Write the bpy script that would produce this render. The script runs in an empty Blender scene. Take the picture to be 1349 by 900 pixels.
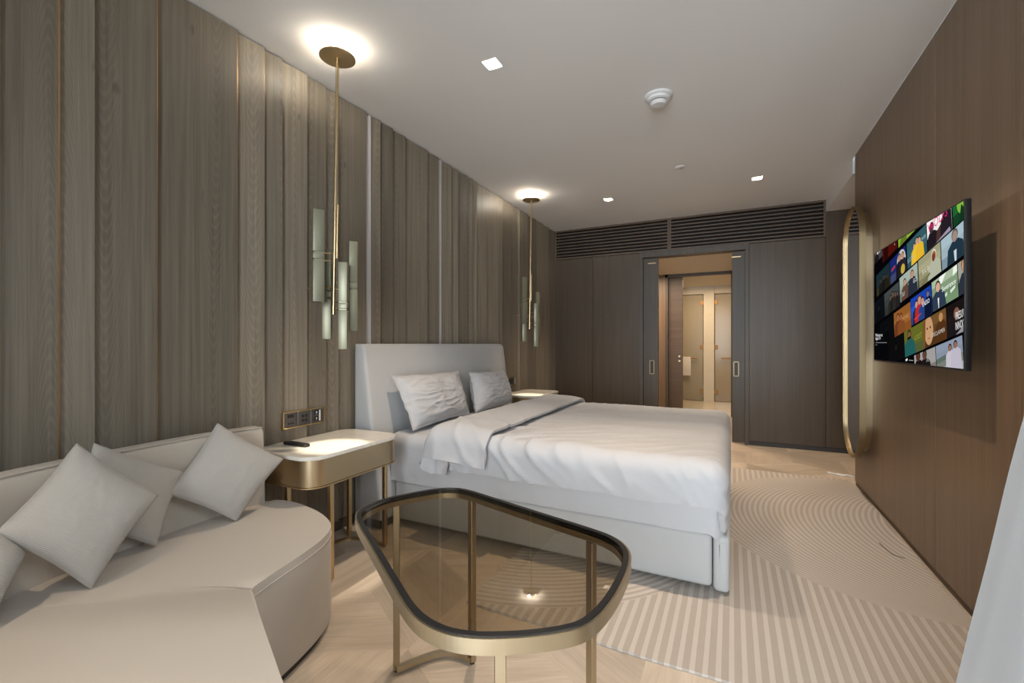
import bpy, bmesh, math, random
from mathutils import Vector, Matrix, noise
random.seed(7)
PI = math.pi
scene = bpy.context.scene
COL = scene.collection

# ------------------------------------------------------------------ camera
CAM_H = 1.2
cam_d = bpy.data.cameras.new('camera')
cam = bpy.data.objects.new('camera', cam_d)
COL.objects.link(cam)
cam.location = (0, 0, CAM_H)
cam.rotation_euler = (PI / 2, 0, math.atan2(289.5, 590.0))
cam_d.sensor_width = 36.0
cam_d.lens = 36.0 * 590.0 / 1349.0
cam_d.shift_y = 3.0 / 1349.0
cam_d.clip_start = 0.02
scene.camera = cam

# ------------------------------------------------------------------ light levels
EXPOSURE = 0.5
WINDOW_W = 850.0
SIDE_WINDOW_W = 110.0
DOWNLIGHT_W = 92.0
WARM = (1.0, 0.80, 0.60)
DAY = (0.88, 0.94, 1.0)
scene.view_settings.view_transform = 'Standard'
scene.view_settings.look = 'None'
scene.view_settings.gamma = 1.0
scene.view_settings.use_curve_mapping = False
scene.view_settings.exposure = EXPOSURE

world = bpy.data.worlds.new('sky')
scene.world = world
world.use_nodes = True
world.node_tree.nodes['Background'].inputs[0].default_value = (0.75, 0.87, 1.0, 1)
world.node_tree.nodes['Background'].inputs[1].default_value = 0.6

def area_light(name, loc, rot, sx, sy, watts, color, spread=PI):
    l = bpy.data.lights.new(name, 'AREA')
    l.shape = 'RECTANGLE'
    l.size, l.size_y = sx, sy
    l.energy = watts
    l.color = color
    l.spread = spread
    o = bpy.data.objects.new(name, l)
    o.location, o.rotation_euler = loc, rot
    COL.objects.link(o)
    return o

# daylight coming in through the window behind the camera
area_light('window_daylight', (0.1, -5.0, 1.2), (PI / 2 + 0.04, 0, 0), 5.0, 4.2, WINDOW_W, DAY)
# the second window, in the right wall beside the camera
area_light('side_window_daylight', (3.2, -0.3, 3.5), (math.radians(52), 0, PI / 2), 3.0, 1.4, SIDE_WINDOW_W, DAY)
# warm ceiling lamps of the dressing corridor and the bathroom beyond the doorway
area_light('corridor_lamp', (-1.1, 7.2, 2.37), (0, 0, 0), 0.6, 0.3, 38, (1.0, 0.74, 0.50))
area_light('bathroom_lamp', (-0.5, 9.2, 2.36), (0, 0, 0), 1.0, 0.8, 19, (1.0, 0.74, 0.46))
area_light('entrance_lamp', (2.0, 5.3, 2.64), (0, 0, 0), 0.6, 0.3, 9, (1.0, 0.70, 0.42))

# ------------------------------------------------------------------ helpers
def srgb(r, g, b):
    f = lambda c: (c / 255 / 12.92) if c / 255 <= 0.04045 else ((c / 255 + 0.055) / 1.055) ** 2.4
    return (f(r), f(g), f(b))

class NT:
    def __init__(self, name):
        self.m = bpy.data.materials.new(name)
        self.m.use_nodes = True
        self.t = self.m.node_tree
        self.t.nodes.clear()
        self.out = self.n('ShaderNodeOutputMaterial')
    def n(self, typ, **kw):
        nd = self.t.nodes.new(typ)
        for k, v in kw.items():
            setattr(nd, k, v)
        return nd
    def l(self, a, b):
        self.t.links.new(a, b)
    def put(self, sock, v):
        if hasattr(v, 'is_output') or isinstance(v, bpy.types.NodeSocket):
            self.l(v, sock)
        else:
            if sock.type == 'RGBA' and len(v) == 3:
                v = (*v, 1)
            sock.default_value = v
    def math(self, op, a, b=0.0, c=None):
        nd = self.n('ShaderNodeMath', operation=op)
        self.put(nd.inputs[0], a)
        if len(nd.inputs) > 1: self.put(nd.inputs[1], b)
        if c is not None: self.put(nd.inputs[2], c)
        return nd.outputs[0]
    def mix(self, fac, a, b):
        nd = self.n('ShaderNodeMix', data_type='RGBA')
        self.put(nd.inputs[0], fac); self.put(nd.inputs[6], a); self.put(nd.inputs[7], b)
        return nd.outputs[2]
    def ramp(self, fac, stops):
        nd = self.n('ShaderNodeValToRGB')
        e = nd.color_ramp.elements
        while len(e) < len(stops): e.new(0.5)
        for i, (p, c) in enumerate(stops):
            e[i].position = p
            e[i].color = (*c, 1) if len(c) == 3 else c
        self.put(nd.inputs[0], fac)
        return nd.outputs[0]
    def obj(self):
        return self.n('ShaderNodeTexCoord').outputs['Object']
    def geo(self):
        return self.n('ShaderNodeNewGeometry').outputs['Position']
    def xyz(self, v):
        s = self.n('ShaderNodeSeparateXYZ'); self.l(v, s.inputs[0]); return s.outputs
    def vec(self, x, y, z):
        s = self.n('ShaderNodeCombineXYZ')
        for i, v in enumerate((x, y, z)): self.put(s.inputs[i], v)
        return s.outputs[0]
    def noise(self, vec, scale=5, detail=3, rough=0.5, mapscale=None, dist=0.0):
        if mapscale:
            mp = self.n('ShaderNodeMapping'); mp.inputs['Scale'].default_value = mapscale
            self.l(vec, mp.inputs[0]); vec = mp.outputs[0]
        nd = self.n('ShaderNodeTexNoise')
        self.l(vec, nd.inputs['Vector'])
        nd.inputs['Scale'].default_value = scale
        nd.inputs['Detail'].default_value = detail
        nd.inputs['Roughness'].default_value = rough
        nd.inputs['Distortion'].default_value = dist
        return nd.outputs[0]
    def bump(self, h, strength=0.3, dist=0.01):
        nd = self.n('ShaderNodeBump')
        nd.inputs['Strength'].default_value = strength
        nd.inputs['Distance'].default_value = dist
        self.l(h, nd.inputs['Height'])
        return nd.outputs[0]
    def pbr(self, color, rough=0.5, metal=0.0, normal=None, spec=0.5, coat=0.0, sheen=0.0):
        p = self.n('ShaderNodeBsdfPrincipled')
        self.put(p.inputs['Base Color'], color)
        self.put(p.inputs['Roughness'], rough)
        self.put(p.inputs['Metallic'], metal)
        p.inputs['Specular IOR Level'].default_value = spec
        p.inputs['Coat Weight'].default_value = coat
        p.inputs['Sheen Weight'].default_value = sheen
        if normal is not None: self.l(normal, p.inputs['Normal'])
        self.l(p.outputs[0], self.out.inputs[0])
        return self.m

def plain(name, color, rough=0.5, metal=0.0, spec=0.5, grain=0.0, gscale=40):
    t = NT(name)
    if grain:
        nz = t.noise(t.obj(), gscale, 3)
        c = t.mix(nz, tuple(x * (1 - grain) for x in color), tuple(min(1, x * (1 + grain)) for x in color))
        return t.pbr(c, rough, metal, spec=spec)
    return t.pbr(color, rough, metal, spec=spec)

def fabric(name, color, scale=900, strength=0.25, var=0.06, rough=0.92):
    t = NT(name)
    o = t.obj()
    x, y, z = t.xyz(o)
    weave = t.noise(o, scale, 2, 0.6)
    big = t.noise(o, 6, 4, 0.6)
    c = t.mix(big, tuple(v * (1 - var) for v in color), tuple(min(1, v * (1 + var)) for v in color))
    c = t.mix(t.math('MULTIPLY', weave, 0.35), c, tuple(v * 0.72 for v in color))
    return t.pbr(c, rough, normal=t.bump(weave, strength, 0.002), spec=0.25, sheen=0.15)

def linen(name, color):
    t = NT(name)
    o = t.obj()
    nz = t.noise(o, 14, 5, 0.6, dist=0.6)
    fine = t.noise(o, 1200, 1)
    h = t.math('ADD', t.math('MULTIPLY', nz, 1.0), t.math('MULTIPLY', fine, 0.03))
    return t.pbr(color, 0.8, normal=t.bump(h, 0.22, 0.012), spec=0.3, sheen=0.1)

def brushed(name, color, rough=0.33, axis='z', amt=0.12):
    t = NT(name)
    o = t.obj()
    sc = {'z': (300, 300, 3), 'x': (3, 300, 300), 'y': (300, 3, 300), 'h': (3, 3, 400)}[axis]
    nz = t.noise(o, 1.0, 3, 0.6, mapscale=sc)
    c = t.mix(nz, tuple(v * (1 - amt) for v in color), tuple(min(1, v * (1 + amt)) for v in color))
    r = t.math('ADD', t.math('MULTIPLY', nz, 0.14), rough - 0.07)
    return t.pbr(c, r, 1.0)

def board_wood(name, dark, light, rough=0.45):
    """plain-sawn boards: uv.x = metres from the board's centre line, uv.y = metres up (shifted per board)"""
    t = NT(name)
    uv = t.n('ShaderNodeUVMap'); uv.uv_map = 'UVMap'
    at = t.n('ShaderNodeAttribute'); at.attribute_name = 'tone'
    tone = at.outputs['Fac']
    ux, uy, _ = t.xyz(uv.outputs[0])
    v = uv.outputs[0]
    wob = t.noise(v, 1.0, 4, 0.55, mapscale=(6, 0.55, 1))
    wob2 = t.noise(v, 1.0, 3, 0.5, mapscale=(40, 2.5, 1))
    uu = t.math('ADD', ux, t.math('MULTIPLY', t.math('SUBTRACT', wob, 0.5), 0.05))
    hyp = t.math('SQRT', t.math('ADD', t.math('MULTIPLY', uu, uu), 0.0005))
    ph = t.math('ADD', t.math('SUBTRACT', t.math('MULTIPLY', t.math('ADD', hyp, t.math('MULTIPLY', t.math('MULTIPLY', uu, uu), 5.0)), 120.0), t.math('MULTIPLY', uy, 17.0)),
                t.math('ADD', t.math('MULTIPLY', wob, 4.0), t.math('MULTIPLY', wob2, 0.9)))
    ring = t.math('PINGPONG', ph, 0.5)
    ring = t.math('POWER', t.math('MULTIPLY', ring, 2.0), 2.5)
    patch = t.noise(v, 1.0, 2, 0.5, mapscale=(12, 1.2, 1))
    ring = t.math('MULTIPLY', ring, patch)
    fine = t.noise(v, 1.0, 4, 0.65, mapscale=(170, 2.0, 1))
    streak = t.noise(v, 1.0, 3, 0.6, mapscale=(55, 0.8, 1))
    knot = t.noise(v, 1.0, 1, 0.5, mapscale=(16, 5, 1))
    knot = t.ramp(knot, [(0.0, (1, 1, 1)), (0.20, (1, 1, 1)), (0.26, (0, 0, 0))])
    f = t.math('ADD', t.math('MULTIPLY', ring, 0.38), t.math('ADD', t.math('MULTIPLY', fine, 0.75), t.math('MULTIPLY', t.math('SUBTRACT', streak, 0.5), 0.9)))
    c = t.mix(f, dark, light)
    bright = t.math('ADD', 0.78, t.math('MULTIPLY', tone, 0.44))
    mu = t.n('ShaderNodeMix', data_type='RGBA', blend_type='MULTIPLY')
    mu.inputs[0].default_value = 1.0
    t.l(c, mu.inputs[6]); t.l(t.vec(bright, bright, bright), mu.inputs[7])
    col = t.mix(t.math('MULTIPLY', knot, 0.5), mu.outputs[2], tuple(x * 0.4 for x in dark))
    return t.pbr(col, rough, normal=t.bump(f, 0.10, 0.002), spec=0.35)

def veneer(name, dark, light, rough=0.42, axis='z', tonesc=1.3, spec=0.4):
    """quarter-cut veneer with fine upright grain, in object space"""
    t = NT(name)
    o = t.obj()
    k = {'z': (170, 170, 2.2), 'x': (2.2, 170, 170)}[axis]
    k2 = {'z': (22, 22, 0.7), 'x': (0.7, 22, 22)}[axis]
    fine = t.noise(o, 1.0, 4, 0.7, mapscale=k)
    broad = t.noise(o, 1.0, 4, 0.6, mapscale=k2, dist=0.4)
    f = t.math('ADD', t.math('MULTIPLY', fine, 0.55), t.math('MULTIPLY', broad, 0.5))
    c = t.ramp(f, [(0.25, dark), (0.75, light)])
    return t.pbr(c, rough, normal=t.bump(fine, 0.08, 0.001), spec=spec)

def obj(name, bm, m, parent=None, sharp=35, loc=None):
    """one mesh object; vertices are given in world space and stored relative to the parent or to the object's base"""
    ang = math.radians(sharp)
    bm.normal_update()
    for f in bm.faces: f.smooth = True
    for e in bm.edges:
        if len(e.link_faces) == 2 and e.calc_face_angle(0) > ang: e.smooth = False
    me = bpy.data.meshes.new(name)
    if parent is not None:
        base = Vector(parent.get('_base', (0, 0, 0)))
    elif loc is not None:
        base = Vector(loc)
    else:
        xs = [v.co for v in bm.verts]
        lo = Vector([min(c[i] for c in xs) for i in range(3)]); hi = Vector([max(c[i] for c in xs) for i in range(3)])
        base = Vector(((lo.x + hi.x) / 2, (lo.y + hi.y) / 2, lo.z))
    bmesh.ops.translate(bm, verts=bm.verts, vec=-base)
    bm.to_mesh(me); bm.free()
    ms = m if isinstance(m, (list, tuple)) else [m]
    for x in ms: me.materials.append(x)
    o = bpy.data.objects.new(name, me)
    COL.objects.link(o)
    if parent is not None:
        o.parent = parent
        pb = Vector(parent.get('_base', (0, 0, 0)))
        o.location = base - pb
        o['_base'] = tuple(base)
    else:
        o.location = base
        o['_base'] = tuple(base)
    return o

def tag(o, label, cat, group=None):
    o['label'] = label; o['category'] = cat
    if group: o['group'] = group
    return o

def thing(name, loc, label, cat, group=None):
    o = bpy.data.objects.new(name, None)
    o.empty_display_size = 0.1
    COL.objects.link(o)
    o.location = loc
    o['_base'] = tuple(loc)
    return tag(o, label, cat, group)

def struct(name, bm, m, parent=None, sharp=35):
    o = obj(name, bm, m, parent, sharp)
    if parent is None: o['kind'] = 'structure'
    return o

def dup(root, delta, label, group=None):
    """copy of a thing together with its parts, sub-parts and lamps"""
    r = root.copy(); COL.objects.link(r)
    r.location = Vector(root.location) + Vector(delta)
    r['label'] = label
    if group: r['group'] = group
    for ch in list(root.children):
        c = ch.copy(); COL.objects.link(c); c.parent = r
        for g in list(ch.children):
            d = g.copy(); COL.objects.link(d); d.parent = c
    return r

def BM(): return bmesh.new()

def box(bm, x0, x1, y0, y1, z0, z1, bev=0.0, seg=2, mi=0):
    r = bmesh.ops.create_cube(bm, size=1.0)
    vs = r['verts']
    for v in vs:
        v.co = Vector((x0 + (v.co.x + .5) * (x1 - x0), y0 + (v.co.y + .5) * (y1 - y0), z0 + (v.co.z + .5) * (z1 - z0)))
    fs = list({f for v in vs for f in v.link_faces})
    for f in fs: f.material_index = mi
    if bev > 0:
        es = list({e for v in vs for e in v.link_edges})
        bmesh.ops.bevel(bm, geom=es, offset=bev, segments=seg, profile=0.5, affect='EDGES')
    return bm

def prism(bm, pts, z0, z1, bev_top=0.0, bev_bot=0.0, seg=3, mi=0):
    """upright prism over a closed plan outline"""
    n = len(pts)
    area = sum(pts[i][0] * pts[(i + 1) % n][1] - pts[(i + 1) % n][0] * pts[i][1] for i in range(n))
    if area < 0: pts = pts[::-1]
    a = [bm.verts.new((p[0], p[1], z0)) for p in pts]
    b = [bm.verts.new((p[0], p[1], z1)) for p in pts]
    fb = bm.faces.new(a[::-1]); ft = bm.faces.new(b)
    fs = [bm.faces.new((a[i], a[(i + 1) % n], b[(i + 1) % n], b[i])) for i in range(n)]
    for f in fs + [fb, ft]: f.material_index = mi
    if bev_top: bmesh.ops.bevel(bm, geom=list(ft.edges), offset=bev_top, segments=seg, profile=0.5, affect='EDGES')
    if bev_bot and fb.is_valid: bmesh.ops.bevel(bm, geom=list(fb.edges), offset=bev_bot, segments=seg, profile=0.5, affect='EDGES')
    return bm

def tube(bm, path, r, n=12, closed=False, section=None, up=Vector((0, 0, 1))):
    """sweep a round (or given 2-D) section along a path"""
    P = [Vector(p) for p in path]
    m = len(P)
    rings = []
    for i in range(m):
        if closed: d = P[(i + 1) % m] - P[i - 1]
        elif i == 0: d = P[1] - P[0]
        elif i == m - 1: d = P[-1] - P[-2]
        else: d = (P[i + 1] - P[i]).normalized() + (P[i] - P[i - 1]).normalized()
        d.normalize()
        u = up if abs(d.dot(up)) < 0.97 else Vector((1, 0, 0))
        s = d.cross(u).normalized(); w = s.cross(d).normalized()
        sec = section or [(r * math.cos(2 * PI * k / n), r * math.sin(2 * PI * k / n)) for k in range(n)]
        rings.append([bm.verts.new(P[i] + s * a + w * b) for a, b in sec])
    k = len(rings[0])
    for i in range(m if closed else m - 1):
        A, B = rings[i], rings[(i + 1) % m]
        for j in range(k):
            bm.faces.new((A[j], A[(j + 1) % k], B[(j + 1) % k], B[j]))
    if not closed:
        bm.faces.new(rings[0][::-1]); bm.faces.new(rings[-1])
    bmesh.ops.recalc_face_normals(bm, faces=bm.faces)
    return bm

def lathe(bm, prof, cx, cy, n=40):
    rings = []
    for r, z in prof:
        if r < 1e-6: rings.append([bm.verts.new((cx, cy, z))])
        else: rings.append([bm.verts.new((cx + r * math.cos(2 * PI * k / n), cy + r * math.sin(2 * PI * k / n), z)) for k in range(n)])
    for A, B in zip(rings, rings[1:]):
        for j in range(n):
            k = (j + 1) % n
            if len(A) == 1 and len(B) == 1: continue
            if len(A) == 1: bm.faces.new((A[0], B[k], B[j]))
            elif len(B) == 1: bm.faces.new((A[j], A[k], B[0]))
            else: bm.faces.new((A[j], A[k], B[k], B[j]))
    bmesh.ops.recalc_face_normals(bm, faces=bm.faces)
    return bm

def rrect(x0, x1, y0, y1, r, n=8, corners=(1, 1, 1, 1)):
    """rounded rectangle outline; corners: x0y0, x1y0, x1y1, x0y1"""
    out = []
    for (cx, cy, a0, on) in ((x0 + r, y0 + r, PI, corners[0]), (x1 - r, y0 + r, 1.5 * PI, corners[1]),
                             (x1 - r, y1 - r, 0, corners[2]), (x0 + r, y1 - r, .5 * PI, corners[3])):
        if on:
            for k in range(n + 1):
                a = a0 + .5 * PI * k / n
                out.append((cx + r * math.cos(a), cy + r * math.sin(a)))
        else:
            a = a0 + .25 * PI
            out.append((cx + r * (1 if math.cos(a) > 0 else -1), cy + r * (1 if math.sin(a) > 0 else -1)))
    return out

def catmull(pts, n=6, closed=True):
    out = []
    m = len(pts)
    rng = range(m) if closed else range(m - 1)
    g = (lambda i: pts[i % m]) if closed else (lambda i: pts[max(0, min(m - 1, i))])
    for i in rng:
        p0, p1, p2, p3 = (Vector(g(i + k)) for k in (-1, 0, 1, 2))
        for k in range(n):
            t = k / n
            out.append(tuple(0.5 * ((2 * p1) + (p2 - p0) * t + (2 * p0 - 5 * p1 + 4 * p2 - p3) * t * t + (3 * p1 - p0 - 3 * p2 + p3) * t ** 3)))
    if not closed: out.append(tuple(pts[-1]))
    return out

def offset_outline(pts, d):
    """inset (d > 0) of a counter-clockwise closed outline"""
    n = len(pts); out = []
    for i in range(n):
        a = Vector(pts[i - 1][:2]); b = Vector(pts[(i + 1) % n][:2])
        t = (b - a).normalized()
        out.append((pts[i][0] - t.y * d, pts[i][1] + t.x * d))
    return out

# ------------------------------------------------------------------ materials
M = {}
M['ceiling'] = plain('ceiling_paint', (0.72, 0.72, 0.715), 0.9, spec=0.2)
M['board'] = board_wood('grey_brown_boards', (0.112, 0.092, 0.068), (0.290, 0.250, 0.190))
M['walnut'] = veneer('walnut_veneer', (0.112, 0.070, 0.042), (0.235, 0.160, 0.102), 0.38)
M['darkwood'] = veneer('dark_veneer', (0.041, 0.028, 0.018), (0.092, 0.066, 0.043), 0.42)
M['darkframe'] = veneer('dark_frame_wood', (0.050, 0.040, 0.031), (0.092, 0.075, 0.058), 0.45)
M['louvre'] = veneer('louvre_wood', (0.062, 0.040, 0.026), (0.125, 0.084, 0.056), 0.45, axis='x')
M['black'] = plain('black_void', (0.008, 0.008, 0.008), 0.8)
M['plinth'] = plain('plinth_dark', (0.03, 0.026, 0.022), 0.5)
M['plinthwood'] = veneer('plinth_wood', (0.07, 0.045, 0.028), (0.13, 0.09, 0.058), 0.45, axis='x')
M['brass'] = brushed('brushed_brass', (0.60, 0.45, 0.25), 0.33, 'z')
M['brassh'] = brushed('brushed_brass_band', (0.52, 0.41, 0.26), 0.32, 'z', 0.04)
M['brassp'] = brushed('brass_pole', (0.60, 0.465, 0.27), 0.28, 'z')
M['brassd'] = brushed('brass_dull', (0.36, 0.275, 0.155), 0.46, 'z')
M['brassdisc'] = brushed('brass_disc', (0.80, 0.64, 0.38), 0.42, 'z', 0.05)
M['bronze'] = brushed('table_bronze', (0.48, 0.41, 0.29), 0.34, 'z', 0.04)
M['champagne'] = plain('pale_champagne_satin', (0.25, 0.242, 0.17), 0.42, 0.6)
M['strip'] = plain('satin_strip', (0.62, 0.60, 0.61), 0.34, 0.55)
M['brassline'] = plain('brass_line', (0.55, 0.32, 0.13), 0.4, 1.0)
M['hinge'] = plain('dull_copper_brass', (0.40, 0.22, 0.08), 0.5, 0.6)
M['upholstery'] = fabric('bed_upholstery', (0.46, 0.46, 0.457), 700, 0.2, 0.03)
M['sofa'] = fabric('sofa_fabric', (0.49, 0.435, 0.37), 650, 0.3, 0.03)
def twill(name, color):
    t = NT(name)
    o = t.obj()
    x, y, z = t.xyz(o)
    d = t.math('SINE', t.math('MULTIPLY', t.math('ADD', t.math('MULTIPLY', y, 1.0), t.math('MULTIPLY', z, 1.15)), 2 * PI / 0.0075))
    nz = t.noise(o, 380, 3, 0.7)
    h = t.math('ADD', t.math('MULTIPLY', d, 0.5), nz)
    c = t.mix(t.math('MULTIPLY', h, 0.30), color, tuple(v * 0.70 for v in color))
    return t.pbr(c, 0.93, normal=t.bump(h, 0.35, 0.003), spec=0.2, sheen=0.15)
M['cushion'] = twill('cushion_fabric', (0.43, 0.405, 0.37))
M['sheet'] = linen('white_cotton', (0.455, 0.455, 0.468))
M['curtain'] = fabric('curtain_fabric', (0.36, 0.365, 0.37), 800, 0.15, 0.02)
M['blackplastic'] = plain('black_plastic', (0.012, 0.012, 0.013), 0.35)
M['tvback'] = plain('tv_body', (0.016, 0.016, 0.018), 0.42, 0.3)
M['white'] = plain('white_plastic', (0.75, 0.75, 0.73), 0.45)
M['offplastic'] = plain('ceiling_plastic', (0.62, 0.62, 0.615), 0.6)
M['offwhite'] = plain('warm_white_wall', (0.72, 0.66, 0.55), 0.7)
M['tile'] = plain('polished_cream_tile', (0.68, 0.62, 0.52), 0.12)
M['reflector'] = plain('reflector_white', (0.85, 0.85, 0.84), 0.4)
M['gunmetal'] = plain('gunmetal', (0.16, 0.15, 0.145), 0.35, 0.9)
M['towel'] = fabric('towel', (0.80, 0.76, 0.68), 500, 0.5)

def emis(name, color, s):
    t = NT(name)
    e = t.n('ShaderNodeEmission'); t.put(e.inputs[0], color); e.inputs[1].default_value = s
    t.l(e.outputs[0], t.out.inputs[0]); return t.m
M['lamp'] = emis('lamp_lens', (1.0, 0.93, 0.84), 14)

def marble():
    t = NT('cream_marble')
    o = t.obj()
    n1 = t.noise(o, 3.5, 6, 0.6, dist=1.4)
    v = t.math('ABSOLUTE', t.math('SUBTRACT', n1, 0.5))
    c = t.ramp(v, [(0.0, (0.68, 0.635, 0.555)), (0.05, (0.73, 0.69, 0.61)), (0.3, (0.75, 0.715, 0.64))])
    return t.pbr(c, 0.18)
M['marble'] = marble()

def smoked(name, tint, rough=0.0):
    t = NT(name)
    tr = t.n('ShaderNodeBsdfTransparent'); t.put(tr.inputs[0], tint)
    gl = t.n('ShaderNodeBsdfGlossy'); gl.inputs['Roughness'].default_value = rough
    fr = t.n('ShaderNodeFresnel'); fr.inputs[0].default_value = 1.5
    ge = t.n('ShaderNodeNewGeometry')
    fac = t.math('MULTIPLY', fr.outputs[0], t.math('SUBTRACT', 1.0, ge.outputs['Backfacing']))
    mx = t.n('ShaderNodeMixShader')
    t.l(fac, mx.inputs[0]); t.l(tr.outputs[0], mx.inputs[1]); t.l(gl.outputs[0], mx.inputs[2])
    t.l(mx.outputs[0], t.out.inputs[0]); return t.m
M['smoked'] = smoked('smoked_bronze_glass', (0.65, 0.60, 0.52))
M['pane'] = smoked('window_glass', (0.97, 0.98, 0.98))

def frosted():
    t = NT('frosted_glass')
    d = t.n('ShaderNodeBsdfDiffuse'); t.put(d.inputs[0], (0.62, 0.55, 0.42))
    tl = t.n('ShaderNodeBsdfTranslucent'); t.put(tl.inputs[0], (0.70, 0.65, 0.54))
    g = t.n('ShaderNodeBsdfGlossy'); g.inputs['Roughness'].default_value = 0.15
    m1 = t.n('ShaderNodeMixShader'); m1.inputs[0].default_value = 0.45
    m2 = t.n('ShaderNodeMixShader'); m2.inputs[0].default_value = 0.02
    t.l(d.outputs[0], m1.inputs[1]); t.l(tl.outputs[0], m1.inputs[2])
    t.l(m1.outputs[0], m2.inputs[1]); t.l(g.outputs[0], m2.inputs[2])
    t.l(m2.outputs[0], t.out.inputs[0]); return t.m
M['frosted'] = frosted()
M['mirror'] = plain('mirror_silver', (0.88, 0.88, 0.87), 0.02, 1.0)

def parquet():
    t = NT('oak_parquet')
    uv = t.n('ShaderNodeUVMap'); uv.uv_map = 'UVMap'
    at = t.n('ShaderNodeAttribute'); at.attribute_name = 'tone'
    v = uv.outputs[0]
    fine = t.noise(v, 1.0, 4, 0.65, mapscale=(3.0, 120, 1))
    broad = t.noise(v, 1.0, 4, 0.6, mapscale=(2.0, 16, 1), dist=0.7)
    f = t.math('ADD', t.math('MULTIPLY', fine, 0.35), t.math('MULTIPLY', broad, 0.65))
    c = t.ramp(f, [(0.3, (0.39, 0.32, 0.25)), (0.7, (0.58, 0.50, 0.41))])
    b = t.math('ADD', 0.82, t.math('MULTIPLY', at.outputs['Fac'], 0.36))
    mu = t.n('ShaderNodeMix', data_type='RGBA', blend_type='MULTIPLY'); mu.inputs[0].default_value = 1.0
    t.l(c, mu.inputs[6]); t.l(t.vec(b, b, b), mu.inputs[7])
    return t.pbr(mu.outputs[2], 0.36, normal=t.bump(f, 0.05, 0.002), spec=0.4)
M['parquet'] = parquet()

def rug_mat():
    """striped areas: circle arcs pushed along x, straight bold stripes outside, concentric arcs at the left"""
    t = NT('rug_pattern')
    x, y, z = t.xyz(t.geo())
    q = t.math('DIVIDE', t.math('SUBTRACT', y, 3.64), 1.12)
    s = t.math('SUBTRACT', 1.0, t.math('MULTIPLY', q, q))
    inband = t.math('GREATER_THAN', s, 0.0)
    root = t.math('SQRT', t.math('MAXIMUM', s, 0.0))
    phi = t.math('ADD', x, t.math('MULTIPLY', root, 1.04))
    area1 = t.math('MULTIPLY', inband, t.math('GREATER_THAN', phi, 0.88))
    dx = t.math('SUBTRACT', x, -1.25); dy = t.math('SUBTRACT', y, 2.95)
    rad = t.math('SQRT', t.math('ADD', t.math('MULTIPLY', dx, dx), t.math('MULTIPLY', dy, dy)))
    area2 = t.math('MULTIPLY', t.math('LESS_THAN', rad, 1.185), t.math('SUBTRACT', 1.0, area1))
    def stripes(v, period, duty, soft=0.10):
        fr = t.math('FRACT', t.math('ADD', t.math('DIVIDE', v, period), 50.0))
        tri = t.math('MULTIPLY', t.math('ABSOLUTE', t.math('SUBTRACT', fr, 0.5)), 2.0)
        r = t.n('ShaderNodeMapRange'); r.interpolation_type = 'SMOOTHSTEP'
        t.l(tri, r.inputs[0]); r.inputs[1].default_value = duty - soft; r.inputs[2].default_value = duty + soft
        return r.outputs[0]
    s1 = stripes(phi, 0.034, 0.5, 0.2)
    s2 = stripes(rad, 0.036, 0.5, 0.15)
    s3 = stripes(x, 0.0435, 0.55)
    f = t.math('ADD', t.math('MULTIPLY', s1, area1), t.math('MULTIPLY', s2, area2))
    rest = t.math('SUBTRACT', 1.0, t.math('ADD', area1, area2))
    f = t.math('ADD', f, t.math('MULTIPLY', s3, rest))
    pile = t.noise(t.geo(), 420, 3, 0.7)
    c = t.mix(f, (0.445, 0.395, 0.35), (0.60, 0.56, 0.51))
    c = t.mix(t.math('MULTIPLY', pile, 0.45), c, (0.36, 0.30, 0.25))
    h = t.math('ADD', f, t.math('MULTIPLY', pile, 0.6))
    return t.pbr(c, 0.95, normal=t.bump(h, 0.5, 0.004), spec=0.15, sheen=0.1)
M['rug'] = rug_mat()

# ================================================================== THE ROOM SHELL
XL, XR, YB, YE, H = -2.255, 0.94, 6.0, -1.3, 2.8

# ---- floor: rhombus parquet on a 30 degree lattice
bm = BM()
uvl = bm.loops.layers.uv.new('UVMap')
tone_l = bm.verts.layers.float.new('tone')
S = 0.49
O = Vector((-1.141, 1.889, 0))
A3 = [Vector((math.cos(math.radians(a)), math.sin(math.radians(a)), 0)) for a in (-30, 30, 90)]
def plank(p, u, w, tn):
    """parallelogram p, p+u, p+u+w, p+w; grain along u"""
    vs = [bm.verts.new(c) for c in (p, p + u, p + u + w, p + w)]
    for v in vs: v[tone_l] = tn
    f = bm.faces.new(vs)
    d = u.normalized(); e = Vector((-d.y, d.x, 0))
    off = Vector((random.uniform(0, 40), random.uniform(0, 40)))
    for lp in f.loops:
        lp[uvl].uv = (lp.vert.co.dot(d) + off.x, lp.vert.co.dot(e) + off.y)
for i in range(-14, 15):
    for j in range(-14, 15):
        c = O + (A3[0] * S * 1.0) * (i - j) + (A3[1] * S) * (i + 2 * j) + Vector((0, 0, 0))
        if not (-4 < c.x < 5 and -3.5 < c.y < 10): continue
        dirs = [Vector((math.cos(math.radians(30 + 60 * k)), math.sin(math.radians(30 + 60 * k)), 0)) for k in range(6)]
        for k in (0, 2, 4):
            u, w = dirs[k] * S, dirs[(k + 2) % 6] * S
            base_t = {0: 0.60, 2: 0.20, 4: 0.85}[k]
            for h_ in (0, 1):
                plank(c + w * (h_ * 0.5), u, w * 0.5, max(0, min(1, base_t + random.uniform(-.22, .22))))
for co, no in (((-2.42, 0, 0), (-1, 0, 0)), ((3.2, 0, 0), (1, 0, 0)), ((0, -1.42, 0), (0, -1, 0)), ((0, 8.26, 0), (0, 1, 0))):
    bmesh.ops.bisect_plane(bm, geom=bm.verts[:] + bm.edges[:] + bm.faces[:], plane_co=co, plane_no=no, clear_outer=True)
bm.normal_update()
for f in bm.faces:
    if f.normal.z < 0: f.normal_flip()
struct('floor', bm, M['parquet'])

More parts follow.
